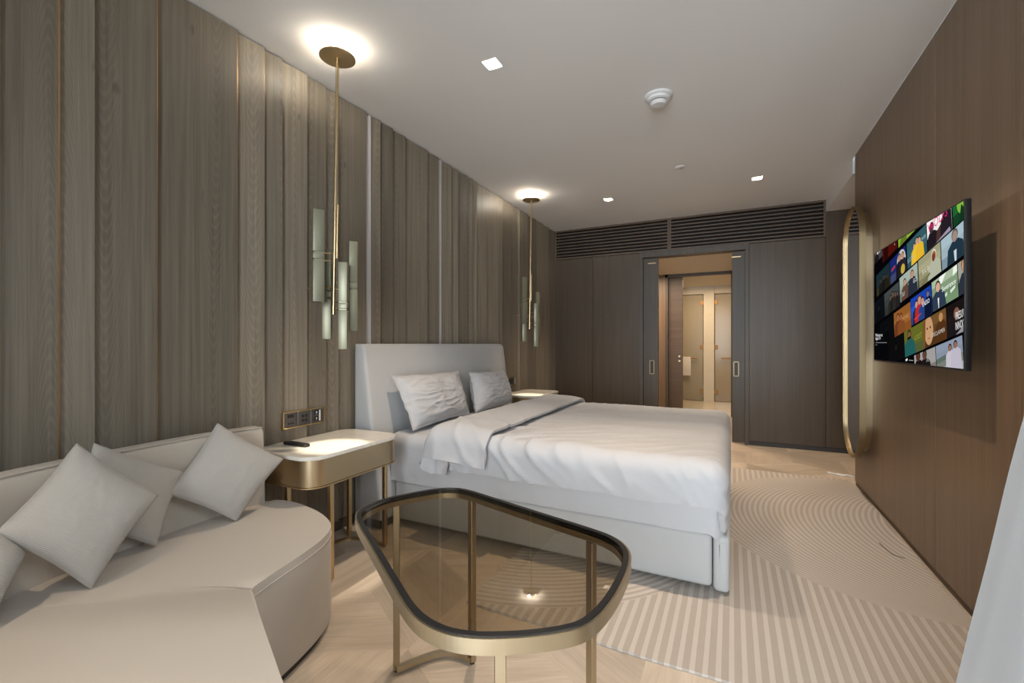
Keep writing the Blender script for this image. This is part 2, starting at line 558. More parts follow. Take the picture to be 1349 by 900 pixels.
# ---- ceiling with square holes for the recessed lamps
DL = [(-1.23, 2.25), (0.22, 2.25), (-1.23, 4.935), (0.22, 4.935), (-1.23, -0.45), (0.22, -0.45)]
hw = 0.045
xs = sorted({-2.42, 0.94, *[c + s for c in (-1.23, 0.22) for s in (-hw, hw)]})
ys = sorted({-1.42, 6.05, *[c + s for c in (2.25, 4.935, -0.45) for s in (-hw, hw)]})
bm = BM()
for a, b in zip(xs, xs[1:]):
    for c, d in zip(ys, ys[1:]):
        mx, my = (a + b) / 2, (c + d) / 2
        if any(abs(mx - p) < hw and abs(my - q) < hw for p, q in DL): continue
        bm.faces.new([bm.verts.new(v) for v in ((a, c, H), (a, d, H), (b, d, H), (b, c, H))])
bmesh.ops.remove_doubles(bm, verts=bm.verts, dist=1e-4)
box(bm, -2.42, 0.94, -1.42, 6.05, 2.93, 3.0)
for a in ((-2.42, -2.40), (0.92, 0.94)): box(bm, a[0], a[1], -1.42, 6.05, H + .001, 2.93)
struct('ceiling', bm, M['ceiling'])
bm = BM()
box(bm, 0.94, 3.25, 4.78, 6.05, 2.67, 3.0)
struct('ceiling_entrance', bm, M['ceiling'])

# ---- left wall: overlapping boards, each leaning out towards its far edge
UB = [-1.42, -1.18, -0.95, -0.62, -0.38, -0.10, 0.13, 0.42, 0.60, 0.754, 0.861, 1.074, 1.429, 1.576, 1.682, 1.844, 1.981, 2.08,
      2.323, 2.376, 2.459, 2.59, 2.733, 3.014, 3.17, 3.221, 3.367, 3.473, 3.633, 3.735, 3.812, 4.014, 4.267, 4.36, 4.594,
      4.741, 4.81, 5.039, 5.307, 5.536, 5.75, 6.0]
STRIPS = {2.323, 3.17}
bm = BM()
uvl = bm.loops.layers.uv.new('UVMap')
tone_l = bm.verts.layers.float.new('tone')
strips = []
rb = random.Random(3)
for a, b in zip(UB, UB[1:]):
    if a in STRIPS:
        strips.append((a, b)); continue
    zo = rb.uniform(0, 50); tn = rb.random()
    a_, b_ = a + 0.004, b - 0.001
    plan = [(-2.2765 + 0.003 * rb.random(), a_), (XL + 0.003 * rb.random(), b_), (-2.32, b_), (-2.32, a_)]
    lo = [bm.verts.new((p[0], p[1], 0.07)) for p in plan]
    hi = [bm.verts.new((p[0], p[1], 2.792)) for p in plan]
    for v in lo + hi: v[tone_l] = tn
    cen = (a + b) / 2 + rb.uniform(-.45, .45) * (b - a)
    ks = rb.uniform(.6, 1.25); fl = rb.choice((1, 1, -1))
    for i in range(4):
        j = (i + 1) % 4
        f = bm.faces.new((lo[i], lo[j], hi[j], hi[i]))
        for lp in f.loops:
            lp[uvl].uv = ((lp.vert.co.y - cen) * ks, (lp.vert.co.z + zo) * fl)
    for f in (bm.faces.new(hi), bm.faces.new(lo[::-1])):
        for lp in f.loops: lp[uvl].uv = (lp.vert.co.y - cen, zo)
bmesh.ops.recalc_face_normals(bm, faces=bm.faces)
n0 = len(bm.faces)
box(bm, -2.42, -2.318, -1.42, 6.0, 0.0, H, mi=1)
for k, a in enumerate(UB[1:-1]):
    if k % 5 != 4 and a not in STRIPS:
        box(bm, -2.32, -2.2705, a + 0.0005, a + 0.0105, 0.07, 2.79, mi=2)
wl = struct('wall_left', bm, [M['board'], M['plinth'], M['brassline']])
for a, b in strips:
    bm = BM()
    # narrow metal inlay turned towards the window
    pts = [(-2.290, a + .004), (-2.262, b - .002), (-2.319, b - .002), (-2.319, a + .004)]
    prism(bm, pts, 0.07, 2.79)
    obj('metal_strip', bm, M['strip'], wl)['label'] = 'pale satin metal strip'
bm = BM(); box(bm, -2.318, -2.272, -1.42, 6.0, 0.0, 0.066, 0.002)
struct('baseboard_left', bm, M['darkframe'])

# ---- right wall: three tall walnut panels over a low wooden plinth
bm = BM()
seams = [0.75, 2.262, 3.03, 4.70]
for a, b in zip(seams, seams[1:]):
    box(bm, XR, XR + 0.03, a + .002, b - .002, 0.035, H, 0.0015, 1)
box(bm, XR + 0.012, XR + 0.12, 0.75, 4.698, 0.0, H, mi=1)
box(bm, XR, XR + 0.12, -1.42, 0.75, 0.035, 0.12); box(bm, XR, XR + 0.12, -1.42, 0.75, 2.62, H)
box(bm, XR, XR + 0.12, -1.42, -1.2, 0.12, 2.62); box(bm, XR, XR + 0.12, 0.68, 0.75, 0.12, 2.62)
box(bm, XR + 0.012, XR + 0.12, 4.698, 4.702, 0.035, H)
struct('wall_right', bm, [M['walnut'], M['black']])
bm = BM(); box(bm, XR + 0.006, XR + 0.0118, -1.42, 4.70, 0.0, 0.034, 0.001, 1)
struct('baseboard_right', bm, M['plinthwood'])

# ---- back wall with the doorway
bm = BM()
DX0, DX1, DZ = -1.085, 0.185, 2.395
def panel(x0, x1, z0, z1):
    box(bm, x0 + .0015, x1 - .0015, YB, YB + 0.03, z0, z1, 0.0015, 1)
panel(-2.26, -1.71, 0.05, 2.385); panel(-1.71, DX0, 0.05, 2.385)
panel(DX1, 0.938, 0.05, 2.385); panel(0.938, 1.75, 0.05, 2.67); panel(1.75, 2.5, 0.05, 2.67); panel(2.5, 3.2, 0.05, 2.67)
for x0, x1 in ((-2.42, DX0), (DX1, 3.25)):
    box(bm, x0, x1, YB + 0.0305, YB + 0.16, 0.0, 2.40, mi=1)
box(bm, -2.42, 3.25, YB + 0.10, YB + 0.16, 2.40, 2.95, mi=1)
box(bm, 0.94, 3.25, YB + 0.0305, YB + 0.16, 2.40, 2.95, mi=1)
struct('wall_back', bm, [M['darkwood'], M['black']])
bm = BM()
box(bm, -2.26, DX0 - .002, YB + .004, YB + .03, 0, 0.048); box(bm, DX1 + .002, 3.2, YB + .004, YB + .03, 0, 0.048)
struct('baseboard_back', bm, M['plinth'])
bm = BM()   # door casing
fw = 0.045
box(bm, DX0, DX0 + fw, YB - .012, YB + .15, 0, DZ - 0.0752, 0.002, 1)
box(bm, DX1 - fw, DX1, YB - .012, YB + .15, 0, DZ - 0.0752, 0.002, 1)
box(bm, DX0, DX1, YB - .012, YB + .15, DZ - 0.075, DZ, 0.002, 1)
struct('trim_1', bm, M['darkframe'])
bm = BM(); box(bm, -2.272, -2.262, YB - .012, YB - .002, 0.05, 2.8)
struct('trim_2', bm, M['brassline'])
# sliding pocket leaves
def leaf(name, x0, x1, hx):
    bm = BM(); box(bm, x0, x1, YB + .05, YB + .09, 0.01, DZ - 0.08, 0.002, 1)
    d = struct(name, bm, M['darkframe'])
    bm = BM()
    for (a, b, c, e) in ((hx - .03, hx - .021, .805, .985), (hx + .021, hx + .03, .805, .985), (hx - .03, hx + .03, .805, .815), (hx - .03, hx + .03, .975, .985)):
        box(bm, a, b, YB + .042, YB + .05, c, e)
    box(bm, hx - .021, hx + .021, YB + .047, YB + .05, .815, .975, mi=1)
    obj('flush_handle', bm, [M['brassd'], M['plinth']], d)['label'] = 'recessed brass flush pull'
    bm = BM(); box(bm, hx - .05, hx + .05, YB + .044, YB + .05, 2.245, 2.255)
    obj('brass_guide', bm, M['brass'], d)['label'] = 'thin brass guide strip'
leaf('door_1', DX0 + fw - .02, -0.855, -0.935)
leaf('door_2', 0.003, DX1 - fw + .02, 0.048)

# ---- rooms beyond the doorway
bm = BM()
box(bm, -2.4, 1.5, YB + .16, 8.2, 2.40, 2.5)
box(bm, -2.4, 1.5, 8.2, 10.9, 2.40, 2.5)
struct('ceiling_corridor', bm, M['offwhite'])
bm = BM()
box(bm, -2.4, -0.997, 8.2, 8.3, 0, 2.40); box(bm, -0.011, 1.5, 8.2, 8.3, 0, 2.40); box(bm, -0.997, -0.011, 8.2, 8.3, 2.355, 2.40)
box(bm, -2.45, -2.4, 6.16, 8.3, 0, 2.5); box(bm, 1.5, 1.55, 6.16, 8.3, 0, 2.5)
struct('wall_corridor', bm, M['walnut'])
bm = BM(); box(bm, -1.04, -0.997, 8.17, 8.2, 0, 2.40); box(bm, -0.011, 0.03, 8.17, 8.2, 0, 2.40); box(bm, -1.04, 0.03, 8.17, 8.2, 2.35, 2.40)
struct('trim_3', bm, M['darkframe'])
bm = BM(); box(bm, -1.5, -0.765, 8.305, 8.345, 0.01, 2.36, .002, 1)
d3 = struct('door_3', bm, M['louvre'])
bm = BM()
for zz in (0.98, 0.90): tube(bm, [(-0.82, 8.304, zz), (-0.82, 8.285, zz)], 0.018)
obj('lock_knob', bm, M['brass'], d3)['label'] = 'small round brass lock knob'
bm = BM(); box(bm, -2.4, 1.5, 8.262, 10.9, -0.05, 0.002)
struct('floor_bathroom', bm, M['tile'])
bm = BM()
box(bm, -2.4, 1.5, 10.9, 11.0, 0, 2.5); box(bm, -2.45, -2.4, 8.3, 11, 0, 2.5); box(bm, 1.5, 1.55, 8.3, 11, 0, 2.5)
box(bm, -2.4, -0.53, 10.15, 10.35, 2.24, 2.40); box(bm, -0.32, 1.5, 10.15, 10.35, 2.24, 2.40)
struct('wall_bathroom', bm, M['offwhite'])
bm = BM()
for k in range(4): box(bm, -0.53, -0.325, 10.15, 10.35, 0.002 + k * .5995, 0.6 + k * .5995, .002, 1)
struct('trim_4', bm, M['offwhite'])
for name_, x0, x1, hx, lab in (('frosted_glass_screen', -1.55, -0.545, -0.565, 'frosted glass shower screen left of the cream bathroom column'),
                              ('frosted_glass_screen', -0.31, 0.75, -0.29, 'frosted glass shower screen right of the cream bathroom column')):
    r = thing(name_, ((x0 + x1) / 2, 10.2, 0.0), lab, 'glass screen')
    bm = BM(); box(bm, x0, x1, 10.195, 10.205, 0.01, 2.225); obj('glass_pane', bm, M['frosted'], r)
    for zz in (2.06, 1.13, 0.20):
        bm = BM(); box(bm, hx - .032, hx + .032, 10.18, 10.192, zz - .045, zz + .045, .003, 1); obj('hinge', bm, M['hinge'], r)
    bm = BM()
    bx = (-1.3, -0.66) if hx < -0.4 else (-0.19, 0.45)
    tube(bm, [(bx[0], 10.14, 0.90), (bx[1], 10.14, 0.90)], 0.014)
    for q in bx: tube(bm, [(q, 10.14, .90), (q, 10.193, .90)], 0.010)
    obj('towel_rail', bm, M['hinge'], r)
bm = BM(); box(bm, -1.08, -0.775, 10.118, 10.125, 0.53, 0.92, .003); box(bm, -1.08, -0.775, 10.156, 10.163, 0.60, 0.92, .003); box(bm, -1.08, -0.775, 10.118, 10.163, 0.915, 0.925, .003)
tag(obj('towel', bm, M['towel']), 'white towel folded over the rail of the left shower screen', 'towel')

# ---- wall and window behind the camera, wall of the entrance passage
bm = BM()
box(bm, -2.42, 0.94, -1.42, -1.30, 0, 0.12); box(bm, -2.42, 0.94, -1.42, -1.30, 2.7, 2.93)
box(bm, -2.42, -0.9, -1.42, -1.30, 0.12, 2.7); box(bm, 0.86, 0.94, -1.42, -1.30, 0.12, 2.7)
struct('wall_front', bm, M['ceiling'])
bm = BM()
for x in (-0.9, 0.0, 0.82): box(bm, x, x + .045, -1.38, -1.32, 0.12, 2.7)
box(bm, -0.9, 0.86, -1.38, -1.32, 0.12, 0.17); box(bm, -0.9, 0.86, -1.38, -1.32, 2.65, 2.7)
w1 = struct('window_1', bm, M['gunmetal'])
bm = BM(); box(bm, -0.86, 0.82, -1.352, -1.346, 0.17, 2.65)
obj('window_pane', bm, M['pane'], w1)
bm = BM()
for y in (-1.2, -0.28, 0.635): box(bm, XR + .03, XR + .09, y, y + .045, 0.12, 2.62)
box(bm, XR + .03, XR + .09, -1.2, .68, 0.12, 0.17); box(bm, XR + .03, XR + .09, -1.2, .68, 2.57, 2.62)
w2 = struct('window_2', bm, M['gunmetal'])
bm = BM(); box(bm, XR + .057, XR + .063, -1.155, .635, 0.17, 2.57)
obj('window_pane', bm, M['pane'], w2)
bm = BM(); box(bm, 1.06, 3.25, 4.66, 4.78, 0, 2.95); box(bm, 3.2, 3.25, 4.78, 6.0, 0, 2.95)
struct('wall_entrance', bm, M['walnut'])

# ---- louvre grilles above the back wall
def louvre(x0, x1, label):
    r = thing('louvre_grille', ((x0 + x1) / 2, YB + .03, 2.39), label, 'air vent', 'louvre grilles above the panelled back wall')
    z0, z1 = 2.39, H - .002
    bm = BM()
    t_ = 0.022
    box(bm, x0, x1, YB - .005, YB + .06, z0, z0 + t_); box(bm, x0, x1, YB - .005, YB + .06, z1 - t_, z1)
    box(bm, x0, x0 + t_, YB - .005, YB + .06, z0 + t_, z1 - t_); box(bm, x1 - t_, x1, YB - .005, YB + .06, z0 + t_, z1 - t_)
    obj('frame', bm, M['louvre'], r)
    n = 8
    for k in range(n):
        zc = z0 + t_ + (k + .75) * (z1 - z0 - 2 * t_) / (n + .5)
        bm = BM()
        pts = [(-.002, -.010), (-.002, .006), (.045, .024), (.045, .012)]
        a = [bm.verts.new((x0 + t_, YB + p[0], zc + p[1])) for p in pts]
        b = [bm.verts.new((x1 - t_, YB + p[0], zc + p[1])) for p in pts]
        for i in range(4): bm.faces.new((a[i], a[(i + 1) % 4], b[(i + 1) % 4], b[i]))
        bm.faces.new(a[::-1]); bm.faces.new(b)
        bmesh.ops.recalc_face_normals(bm, faces=bm.faces)
        obj('slat', bm, M['louvre'], r)
    bm = BM(); box(bm, x0, x1, YB + .062, YB + .09, z0, z1); obj('back_panel', bm, M['black'], r)
louvre(-2.26, -0.715, 'dark wooden louvre vent left of the split, above the panels left of the doorway')
louvre(-0.713, 0.938, 'dark wooden louvre vent right of the split, reaching over the doorway to the white soffit')

# ================================================================== CEILING FITTINGS
def downlight(x, y, label):
    r = thing('recessed_downlight', (x, y, H), label, 'ceiling light', 'square recessed ceiling lamps')
    bm = BM()
    a, b, zt = hw - .001, 0.026, H + .075
    lo = [bm.verts.new((x + s * a, y + q * a, H + .0005)) for s, q in ((-1, -1), (1, -1), (1, 1), (-1, 1))]
    hi = [bm.verts.new((x + s * b, y + q * b, zt)) for s, q in ((-1, -1), (1, -1), (1, 1), (-1, 1))]
    for i in range(4): bm.faces.new((lo[i], lo[(i + 1) % 4], hi[(i + 1) % 4], hi[i]))
    obj('reflector', bm, M['reflector'], r)
    bm = BM()
    lathe(bm, [(0.0, zt - .002), (0.020, zt - .002), (0.024, zt + .004), (0.034, zt + .004), (0.034, zt + .03), (0, zt + .03)], x, y, 24)
    obj('lamp_lens', bm, M['lamp'], r)['label'] = 'glowing round lens'
    l = bpy.data.lights.new('downlight_beam', 'SPOT')
    l.energy = DOWNLIGHT_W; l.color = WARM; l.spot_size = math.radians(86); l.spot_blend = 0.85; l.shadow_soft_size = 0.02
    o = bpy.data.objects.new('downlight_beam', l); COL.objects.link(o); o.parent = r; o.location = (0, 0, .066)
    return r
d0 = downlight(*DL[0], 'nearest square downlight in the white ceiling, above the bed, its white reflector showing')
for (x, y), lab in zip(DL[1:4], ('square downlight in the ceiling in front of the television',
                                 'small glowing square downlight in the ceiling nearest the far pendant lamp',
                                 'small glowing square downlight in the ceiling nearest the long mirror')):
    dup(d0, (x - DL[0][0], y - DL[0][1], 0), lab)
for (x, y), lab in zip(DL[4:], ('square downlight in the ceiling above the sofa', 'square downlight in the ceiling beside the right window')):
    dup(d0, (x - DL[0][0], y - DL[0][1], 0), lab)

r = thing('smoke_detector', (-0.425, 3.012, H), 'round white smoke detector with stepped rings on the ceiling', 'smoke detector')
bm = BM(); lathe(bm, [(0, H - .0005), (.088, H - .0005), (.088, H - .010), (.080, H - .017), (.072, H - .018), (.070, H - .030), (.060, H - .036), (0, H - .036)], -0.425, 3.012)
obj('base', bm, M['offplastic'], r)
bm = BM(); lathe(bm, [(0, H - .036), (.050, H - .036), (.050, H - .042), (0, H - .042)], -0.425, 3.012)
obj('sensor_gap', bm, M['blackplastic'], r)['label'] = 'dark slot ring'
bm = BM(); lathe(bm, [(0, H - .042), (.053, H - .042), (.053, H - .050), (.042, H - .062), (0, H - .066)], -0.425, 3.012)
obj('cap', bm, M['offplastic'], r)
r = thing('sprinkler_cover', (-0.417, 4.289, H), 'small flat round sprinkler cover plate on the ceiling', 'sprinkler')
bm = BM(); lathe(bm, [(0, H - .0005), (.034, H - .0005), (.034, H - .006), (0, H - .006)], -0.417, 4.289); obj('ring', bm, M['gunmetal'], r)['label'] = 'dark shadow ring'
bm = BM(); lathe(bm, [(0, H - .006), (.042, H - .006), (.042, H - .011), (.038, H - .013), (0, H - .013)], -0.417, 4.289); obj('cover_plate', bm, M['ceiling'], r)

# ================================================================== BED
HB_Y0, HB_Y1 = 2.20, 4.20
bed = thing('bed', (-1.12, 3.2, 0), 'double bed with off-white upholstered headboard, base and footboard', 'bed')
bm = BM()   # headboard: thicker towards the bottom
prof = [(-2.245, 0.06), (-2.02, 0.06), (-2.03, 0.30), (-2.082, 0.62), (-2.155, 1.165), (-2.172, 1.195), (-2.185, 1.20), (-2.245, 1.20)]
n = len(prof)
a = [bm.verts.new((p[0], HB_Y0, p[1])) for p in prof]
b = [bm.verts.new((p[0], HB_Y1, p[1])) for p in prof]
fa = bm.faces.new(a); fb = bm.faces.new(b[::-1])
for i in range(n): bm.faces.new((a[i], b[i], b[(i + 1) % n], a[(i + 1) % n]))
bmesh.ops.recalc_face_normals(bm, faces=bm.faces)
bmesh.ops.bevel(bm, geom=list(fa.edges) + list(fb.edges), offset=0.022, segments=4, profile=0.5, affect='EDGES')
obj('headboard', bm, M['upholstery'], bed, 60)
bm = BM(); box(bm, -2.24, -2.04, HB_Y0 + .03, HB_Y1 - .03, 0.0, 0.058); obj('headboard_plinth', bm, M['plinth'], bed)['label'] = 'dark plinth'
bm = BM(); box(bm, -2.018, -0.085, 2.335, 4.065, 0.035, 0.292, 0.022, 4); obj('base', bm, M['upholstery'], bed, 60)
bm = BM(); box(bm, -0.08, -0.008, 2.33, 4.07, 0.022, 0.294, 0.024, 4); obj('footboard', bm, M['upholstery'], bed, 60)
bm = BM(); tube(bm, [(-0.052, 2.3303, 0.05), (-0.052, 2.3303, 0.25), (-0.035, 2.3303, 0.265), (-0.018, 2.3303, 0.25), (-0.018, 2.3303, 0.05)], 0.0018, 6)
obj('seam', bm, M['upholstery'], bed)
for sx, sy in ((-1.9, 2.45), (-1.9, 3.95), (-0.2, 2.45), (-0.2, 3.95)):
    bm = BM(); tube(bm, [(sx, sy, 0.0135), (sx, sy, 0.045)], 0.03, 16); obj('foot', bm, M['plinth'], bed)

def fold(d, r):
    if d <= 0: return d, 0.0
    if d < r * PI / 2: return r * math.sin(d / r), r * (1 - math.cos(d / r))
    return r, r + d - r * PI / 2

def ridge(p, k=4):
    return (1 - min(1, abs(noise.noise(p)) * 2.2)) ** k

def thicken(bm, t):
    bm.normal_update()
    vs = bm.verts[:]; fs = bm.faces[:]
    be = [e for e in bm.edges if e.is_boundary]
    mp = {v: bm.verts.new(v.co - v.normal * t) for v in vs}
    for f in fs: bm.faces.new([mp[v] for v in reversed(f.verts)])
    for e in be:
        a, b = e.verts
        bm.faces.new((a, b, mp[b], mp[a]))
    bmesh.ops.recalc_face_normals(bm, faces=bm.faces)

def draped(x0, xf, yn, yf, ztop, r, drop_y, drop_f, wrinkle, step=0.018, thick=0.0, taper=None):
    """cloth lying on a block: top from x0 to the foot edge xf, hanging over both sides (and over the foot if drop_f > 0)"""
    L = lambda drop: max(0.0, drop - r + r * PI / 2)
    ny0, ny1 = yn + r - L(drop_y), yf - r + L(drop_y)
    X1 = xf - r + L(drop_f) if drop_f > 0 else xf
    nx = max(4, int((X1 - x0) / step)); ny = int((ny1 - ny0) / step)
    bm = BM(); G = []
    for i in range(nx + 1):
        X = x0 + (X1 - x0) * i / nx
        row = []
        for j in range(ny + 1):
            s = j / ny
            Y = ny0 + (ny1 - ny0) * s
            if taper: Y = taper(X, Y, ny0, ny1)
            ey = max(0.0, (yn + r) - Y, Y - (yf - r)); sy = -1 if Y < (yn + yf) / 2 else 1
            ex = max(0.0, X - (xf - r)) if drop_f > 0 else 0.0
            if ex > 0 or ey > 0:
                h, d = fold(max(ex, ey) + 0.15 * min(ex, ey), r)
                ln = math.hypot(ex, ey)
                x = (xf - r) + h * ex / ln if ex > 0 else X
                y = (yn + r if sy < 0 else yf - r) + sy * h * ey / ln if ey > 0 else Y
            else: x, y, d = X, Y, 0.0
            row.append(bm.verts.new((x, y, ztop - d)))
        G.append(row)
    for i in range(nx):
        for j in range(ny):
            try: bm.faces.new((G[i][j], G[i + 1][j], G[i + 1][j + 1], G[i][j + 1]))
            except ValueError: pass
    bm.normal_update()
    nrm = {v: v.normal.copy() for v in bm.verts}
    for v in bm.verts:
        v.co += nrm[v] * wrinkle(v.co, nrm[v])
    if thick:
        thicken(bm, thick)
    bmesh.ops.recalc_face_normals(bm, faces=bm.faces)
    return bm

def w_sheet(p, n):
    s = 0.004 * noise.noise(Vector((p.x * 6, p.y * 6, p.z * 4)))
    if n.y < -0.5 or n.y > .5:
        s += 0.007 * ridge(Vector((p.x * 7 + p.z * 4, 0, p.z * 2.2)), 5) * max(0, min(1, (0.50 - p.z) / 0.2))
    return s
bm = draped(-2.03, -0.028, 2.315, 4.085, 0.605, 0.065, 0.308, 0.308, w_sheet, 0.025)
es = [e for e in bm.edges if e.is_boundary]
bmesh.ops.contextual_create(bm, geom=es)
tag(obj('mattress', bm, M['sheet'], None, 70), 'thick mattress in a tightly fitted white sheet on the bed base', 'mattress')

def w_duvet(p, n):
    x, y, z = p
    side = max(0.0, -n.y)
    s = 0.010 * noise.noise(Vector((x * 2.3, y * 2.0, 1.0)))
    s += 0.0075 * noise.noise(Vector((x * 1.6 + 3, y * 6.5, 4.0))) * max(0, min(1, (x + 1.2)))      # soft ribs running along the bed
    c = math.cos(0.75); sn = math.sin(0.75)
    u = x * c + (y + (0.6 - z)) * sn; w = -x * sn + (y + (0.6 - z)) * c
    head = math.exp(-((x + 1.15) / 0.42) ** 2)
    s += (0.014 * head + 0.005) * ridge(Vector((u * 2.0, w * 9.0, 2.0)), 4) * (0.25 + math.exp(-((y - 2.35) / 0.45) ** 2))
    s += 0.010 * side * ridge(Vector((x * 9.0 + z * 6, z * 3.0, 7.0)), 3)
    s += 0.012 * side * noise.noise(Vector((x * 3.5, z * 5, 9)))
    return s
def hem(X, Y, a, b):
    if Y < a + 0.12: Y = Y + 0.018 * noise.noise(Vector((X * 3.3, 1.3, 0)))
    return Y
bm = draped(-1.52, -0.012, 2.262, 4.14, 0.650, 0.085, 0.215, 0.285, w_duvet, 0.014, 0.030, hem)
tag(obj('duvet', bm, M['sheet'], None, 80), 'white creased duvet spread over the bed', 'duvet')
duv = bpy.data.objects['duvet']

def w_fold(p, n):
    x, y, z = p
    s = 0.012 * noise.noise(Vector((x * 4, y * 2.5, 5.0)))
    s += 0.012 * ridge(Vector((x * 6 + y * 3, y * 2.2 + z * 5, 3.0)), 4) * (0.3 + math.exp(-((y - 2.3) / 0.35) ** 2))
    return s
# turned-back top of the duvet: a roll that runs from below the cloth up and back over it
def turnback():
    bm = BM(); G = []
    path = []
    for k in range(9): path.append((-1.50 - 0.012 * k, 0.612))            # under side
    for k in range(11):
        a = -PI / 2 - PI * k / 10
        path.append((-1.600 + 0.055 * math.cos(a), 0.667 + 0.045 * math.sin(a) * 1.0))
    for k in range(1, 26): path.append((-1.600 + 0.345 * k / 25, 0.712 - 0.024 * (k / 25) ** 2))
    yn, yf, r = 2.235, 4.165, 0.10
    ny = 150; L = 0.20 - r + r * PI / 2
    Y0, Y1 = yn + r - L, yf - r + L
    for i, (px, pz) in enumerate(path):
        row = []
        top = max(0.0, min(1.0, (pz - 0.612) / 0.09))
        for j in range(ny + 1):
            Y = Y0 + (Y1 - Y0) * j / ny
            hn, dn = fold((yn + r) - Y, r); hf, df = fold(Y - (yf - r), r)
            near = dn > 0
            y = (yn + r) - hn if dn > 0 else ((yf - r) + hf if df > 0 else Y)
            d = max(dn, df)
            x = px + (0.020 * noise.noise(Vector((Y * 2.6, 0, 0)))) * top
            if near:
                q = min(1.0, d / 0.2)
                x += -0.065 * q * (1 - (px + 1.655) / 0.40) + 0.0 * q      # the corner flares out towards the head
                y -= 0.035 * q * top
            row.append(bm.verts.new((x, y, pz - d)))
        G.append(row)
    for i in range(len(path) - 1):
        for j in range(ny): bm.faces.new((G[i][j], G[i + 1][j], G[i + 1][j + 1], G[i][j + 1]))
    bmesh.ops.recalc_face_normals(bm, faces=bm.faces)
    bm.normal_update()
    up = [f for f in bm.faces if f.calc_center_median().z > .69 and abs(f.calc_center_median().y - 3.2) < .5]
    if sum(f.normal.z for f in up) < 0: bmesh.ops.reverse_faces(bm, faces=bm.faces[:])
    bm.normal_update()
    nrm = {v: v.normal.copy() for v in bm.verts}
    for v in bm.verts:
        if v.co.z > .615 or v.co.y < 2.4: v.co += nrm[v] * w_fold(v.co, nrm[v])
    thicken(bm, 0.016)
    bmesh.ops.recalc_face_normals(bm, faces=bm.faces)
    return bm
obj('turned_back_edge', turnback(), M['sheet'], duv, 80)['label'] = 'rolled and turned-back top edge'

def pillow(name, corners, thick, bulge_dir, m, seed, res=44, flange=0.0, wr=0.006, pinch=0.07, power=0.42, sag=0.0, crn=0.0):
    """soft cushion spanned by four corners (top-left, top-right, bottom-right, bottom-left)"""
    TL, TR, BR, BL = (Vector(c) for c in corners)
    nd = Vector(bulge_dir).normalized()
    bm = BM(); sides = []
    for sgn in (1, -1):
        g = []
        for i in range(res + 1):
            row = []
            for j in range(res + 1):
                u, v = -1 + 2 * i / res, -1 + 2 * j / res
                # pinched edges: the sides bow in, the corners stay
                uu = u * (1 - pinch * (1 - v * v) * abs(u) ** 2)
                vv = v * (1 - pinch * (1 - u * u) * abs(v) ** 2)
                cr = 1 - crn * (abs(u) * abs(v)) ** 5
                uu *= cr; vv *= cr
                a, b = (uu + 1) / 2, (vv + 1) / 2
                p = (BL * (1 - a) + BR * a) * (1 - b) + (TL * (1 - a) + TR * a) * b
                k = 1 + flange
                uf, vf = min(1, abs(u) * k), min(1, abs(v) * k)
                h = max(0.0, (1 - uf ** 2.4)) ** power * max(0.0, (1 - vf ** 2.4)) ** power
                q = Vector((u * 1.6 + seed * 7.1, v * 1.6 + seed * 3.3, sgn * 2.0))
                edge = 1 - h
                w = wr * 0.6 * (noise.noise(q * 1.3) * 1.5 + ridge(Vector((q.x * 1.5 + q.y * .8, q.y * 3.2, seed)), 3) * 1.4 - .3) * (0.25 + h)
                wob = max(wr * 1.2, .0035) * edge * noise.noise(Vector((u * 4 + seed, v * 4, seed * 2)))
                off = sgn * (thick * .5 * h + (0.003 if max(abs(u), abs(v)) < 1 else 0)) + w * sgn + wob
                p = p + nd * off
                if sag: p.z -= sag * (1 - v) * .5 * h * .0
                row.append(bm.verts.new(p))
            g.append(row)
        sides.append(g)
        for i in range(res):
            for j in range(res):
                bm.faces.new((g[i][j], g[i + 1][j], g[i + 1][j + 1], g[i][j + 1]))
    A, B = sides
    def stitch(c):
        for p, q in zip(c, c[1:]):
            bm.faces.new((A[p[0]][p[1]], A[q[0]][q[1]], B[q[0]][q[1]], B[p[0]][p[1]]))
    R = res
    stitch([(i, 0) for i in range(R + 1)]); stitch([(R, j) for j in range(R + 1)])
    stitch([(i, R) for i in range(R, -1, -1)]); stitch([(0, j) for j in range(R, -1, -1)])
    bmesh.ops.recalc_face_normals(bm, faces=bm.faces)
    return obj(name, bm, m, None, 75)

G_P = 'white bed pillows'
tag(pillow('pillow', [(-2.065, 2.36, .985), (-2.055, 3.17, .972), (-1.90, 3.10, .64), (-1.885, 2.36, .625)], .17, (1, 0, .45), M['sheet'], 1, 60, .09, .012, .05), 'larger white pillow with pointed creased corners, on the near side of the headboard', 'pillow', G_P)
tag(pillow('pillow', [(-2.055, 3.345, .955), (-2.045, 3.97, .93), (-1.89, 3.86, .635), (-1.88, 3.15, .63)], .19, (1, 0, .45), M['sheet'], 2, 60, .06, .011, .05), 'smaller looking white pillow at the far end of the headboard, beside the far nightstand', 'pillow', G_P)

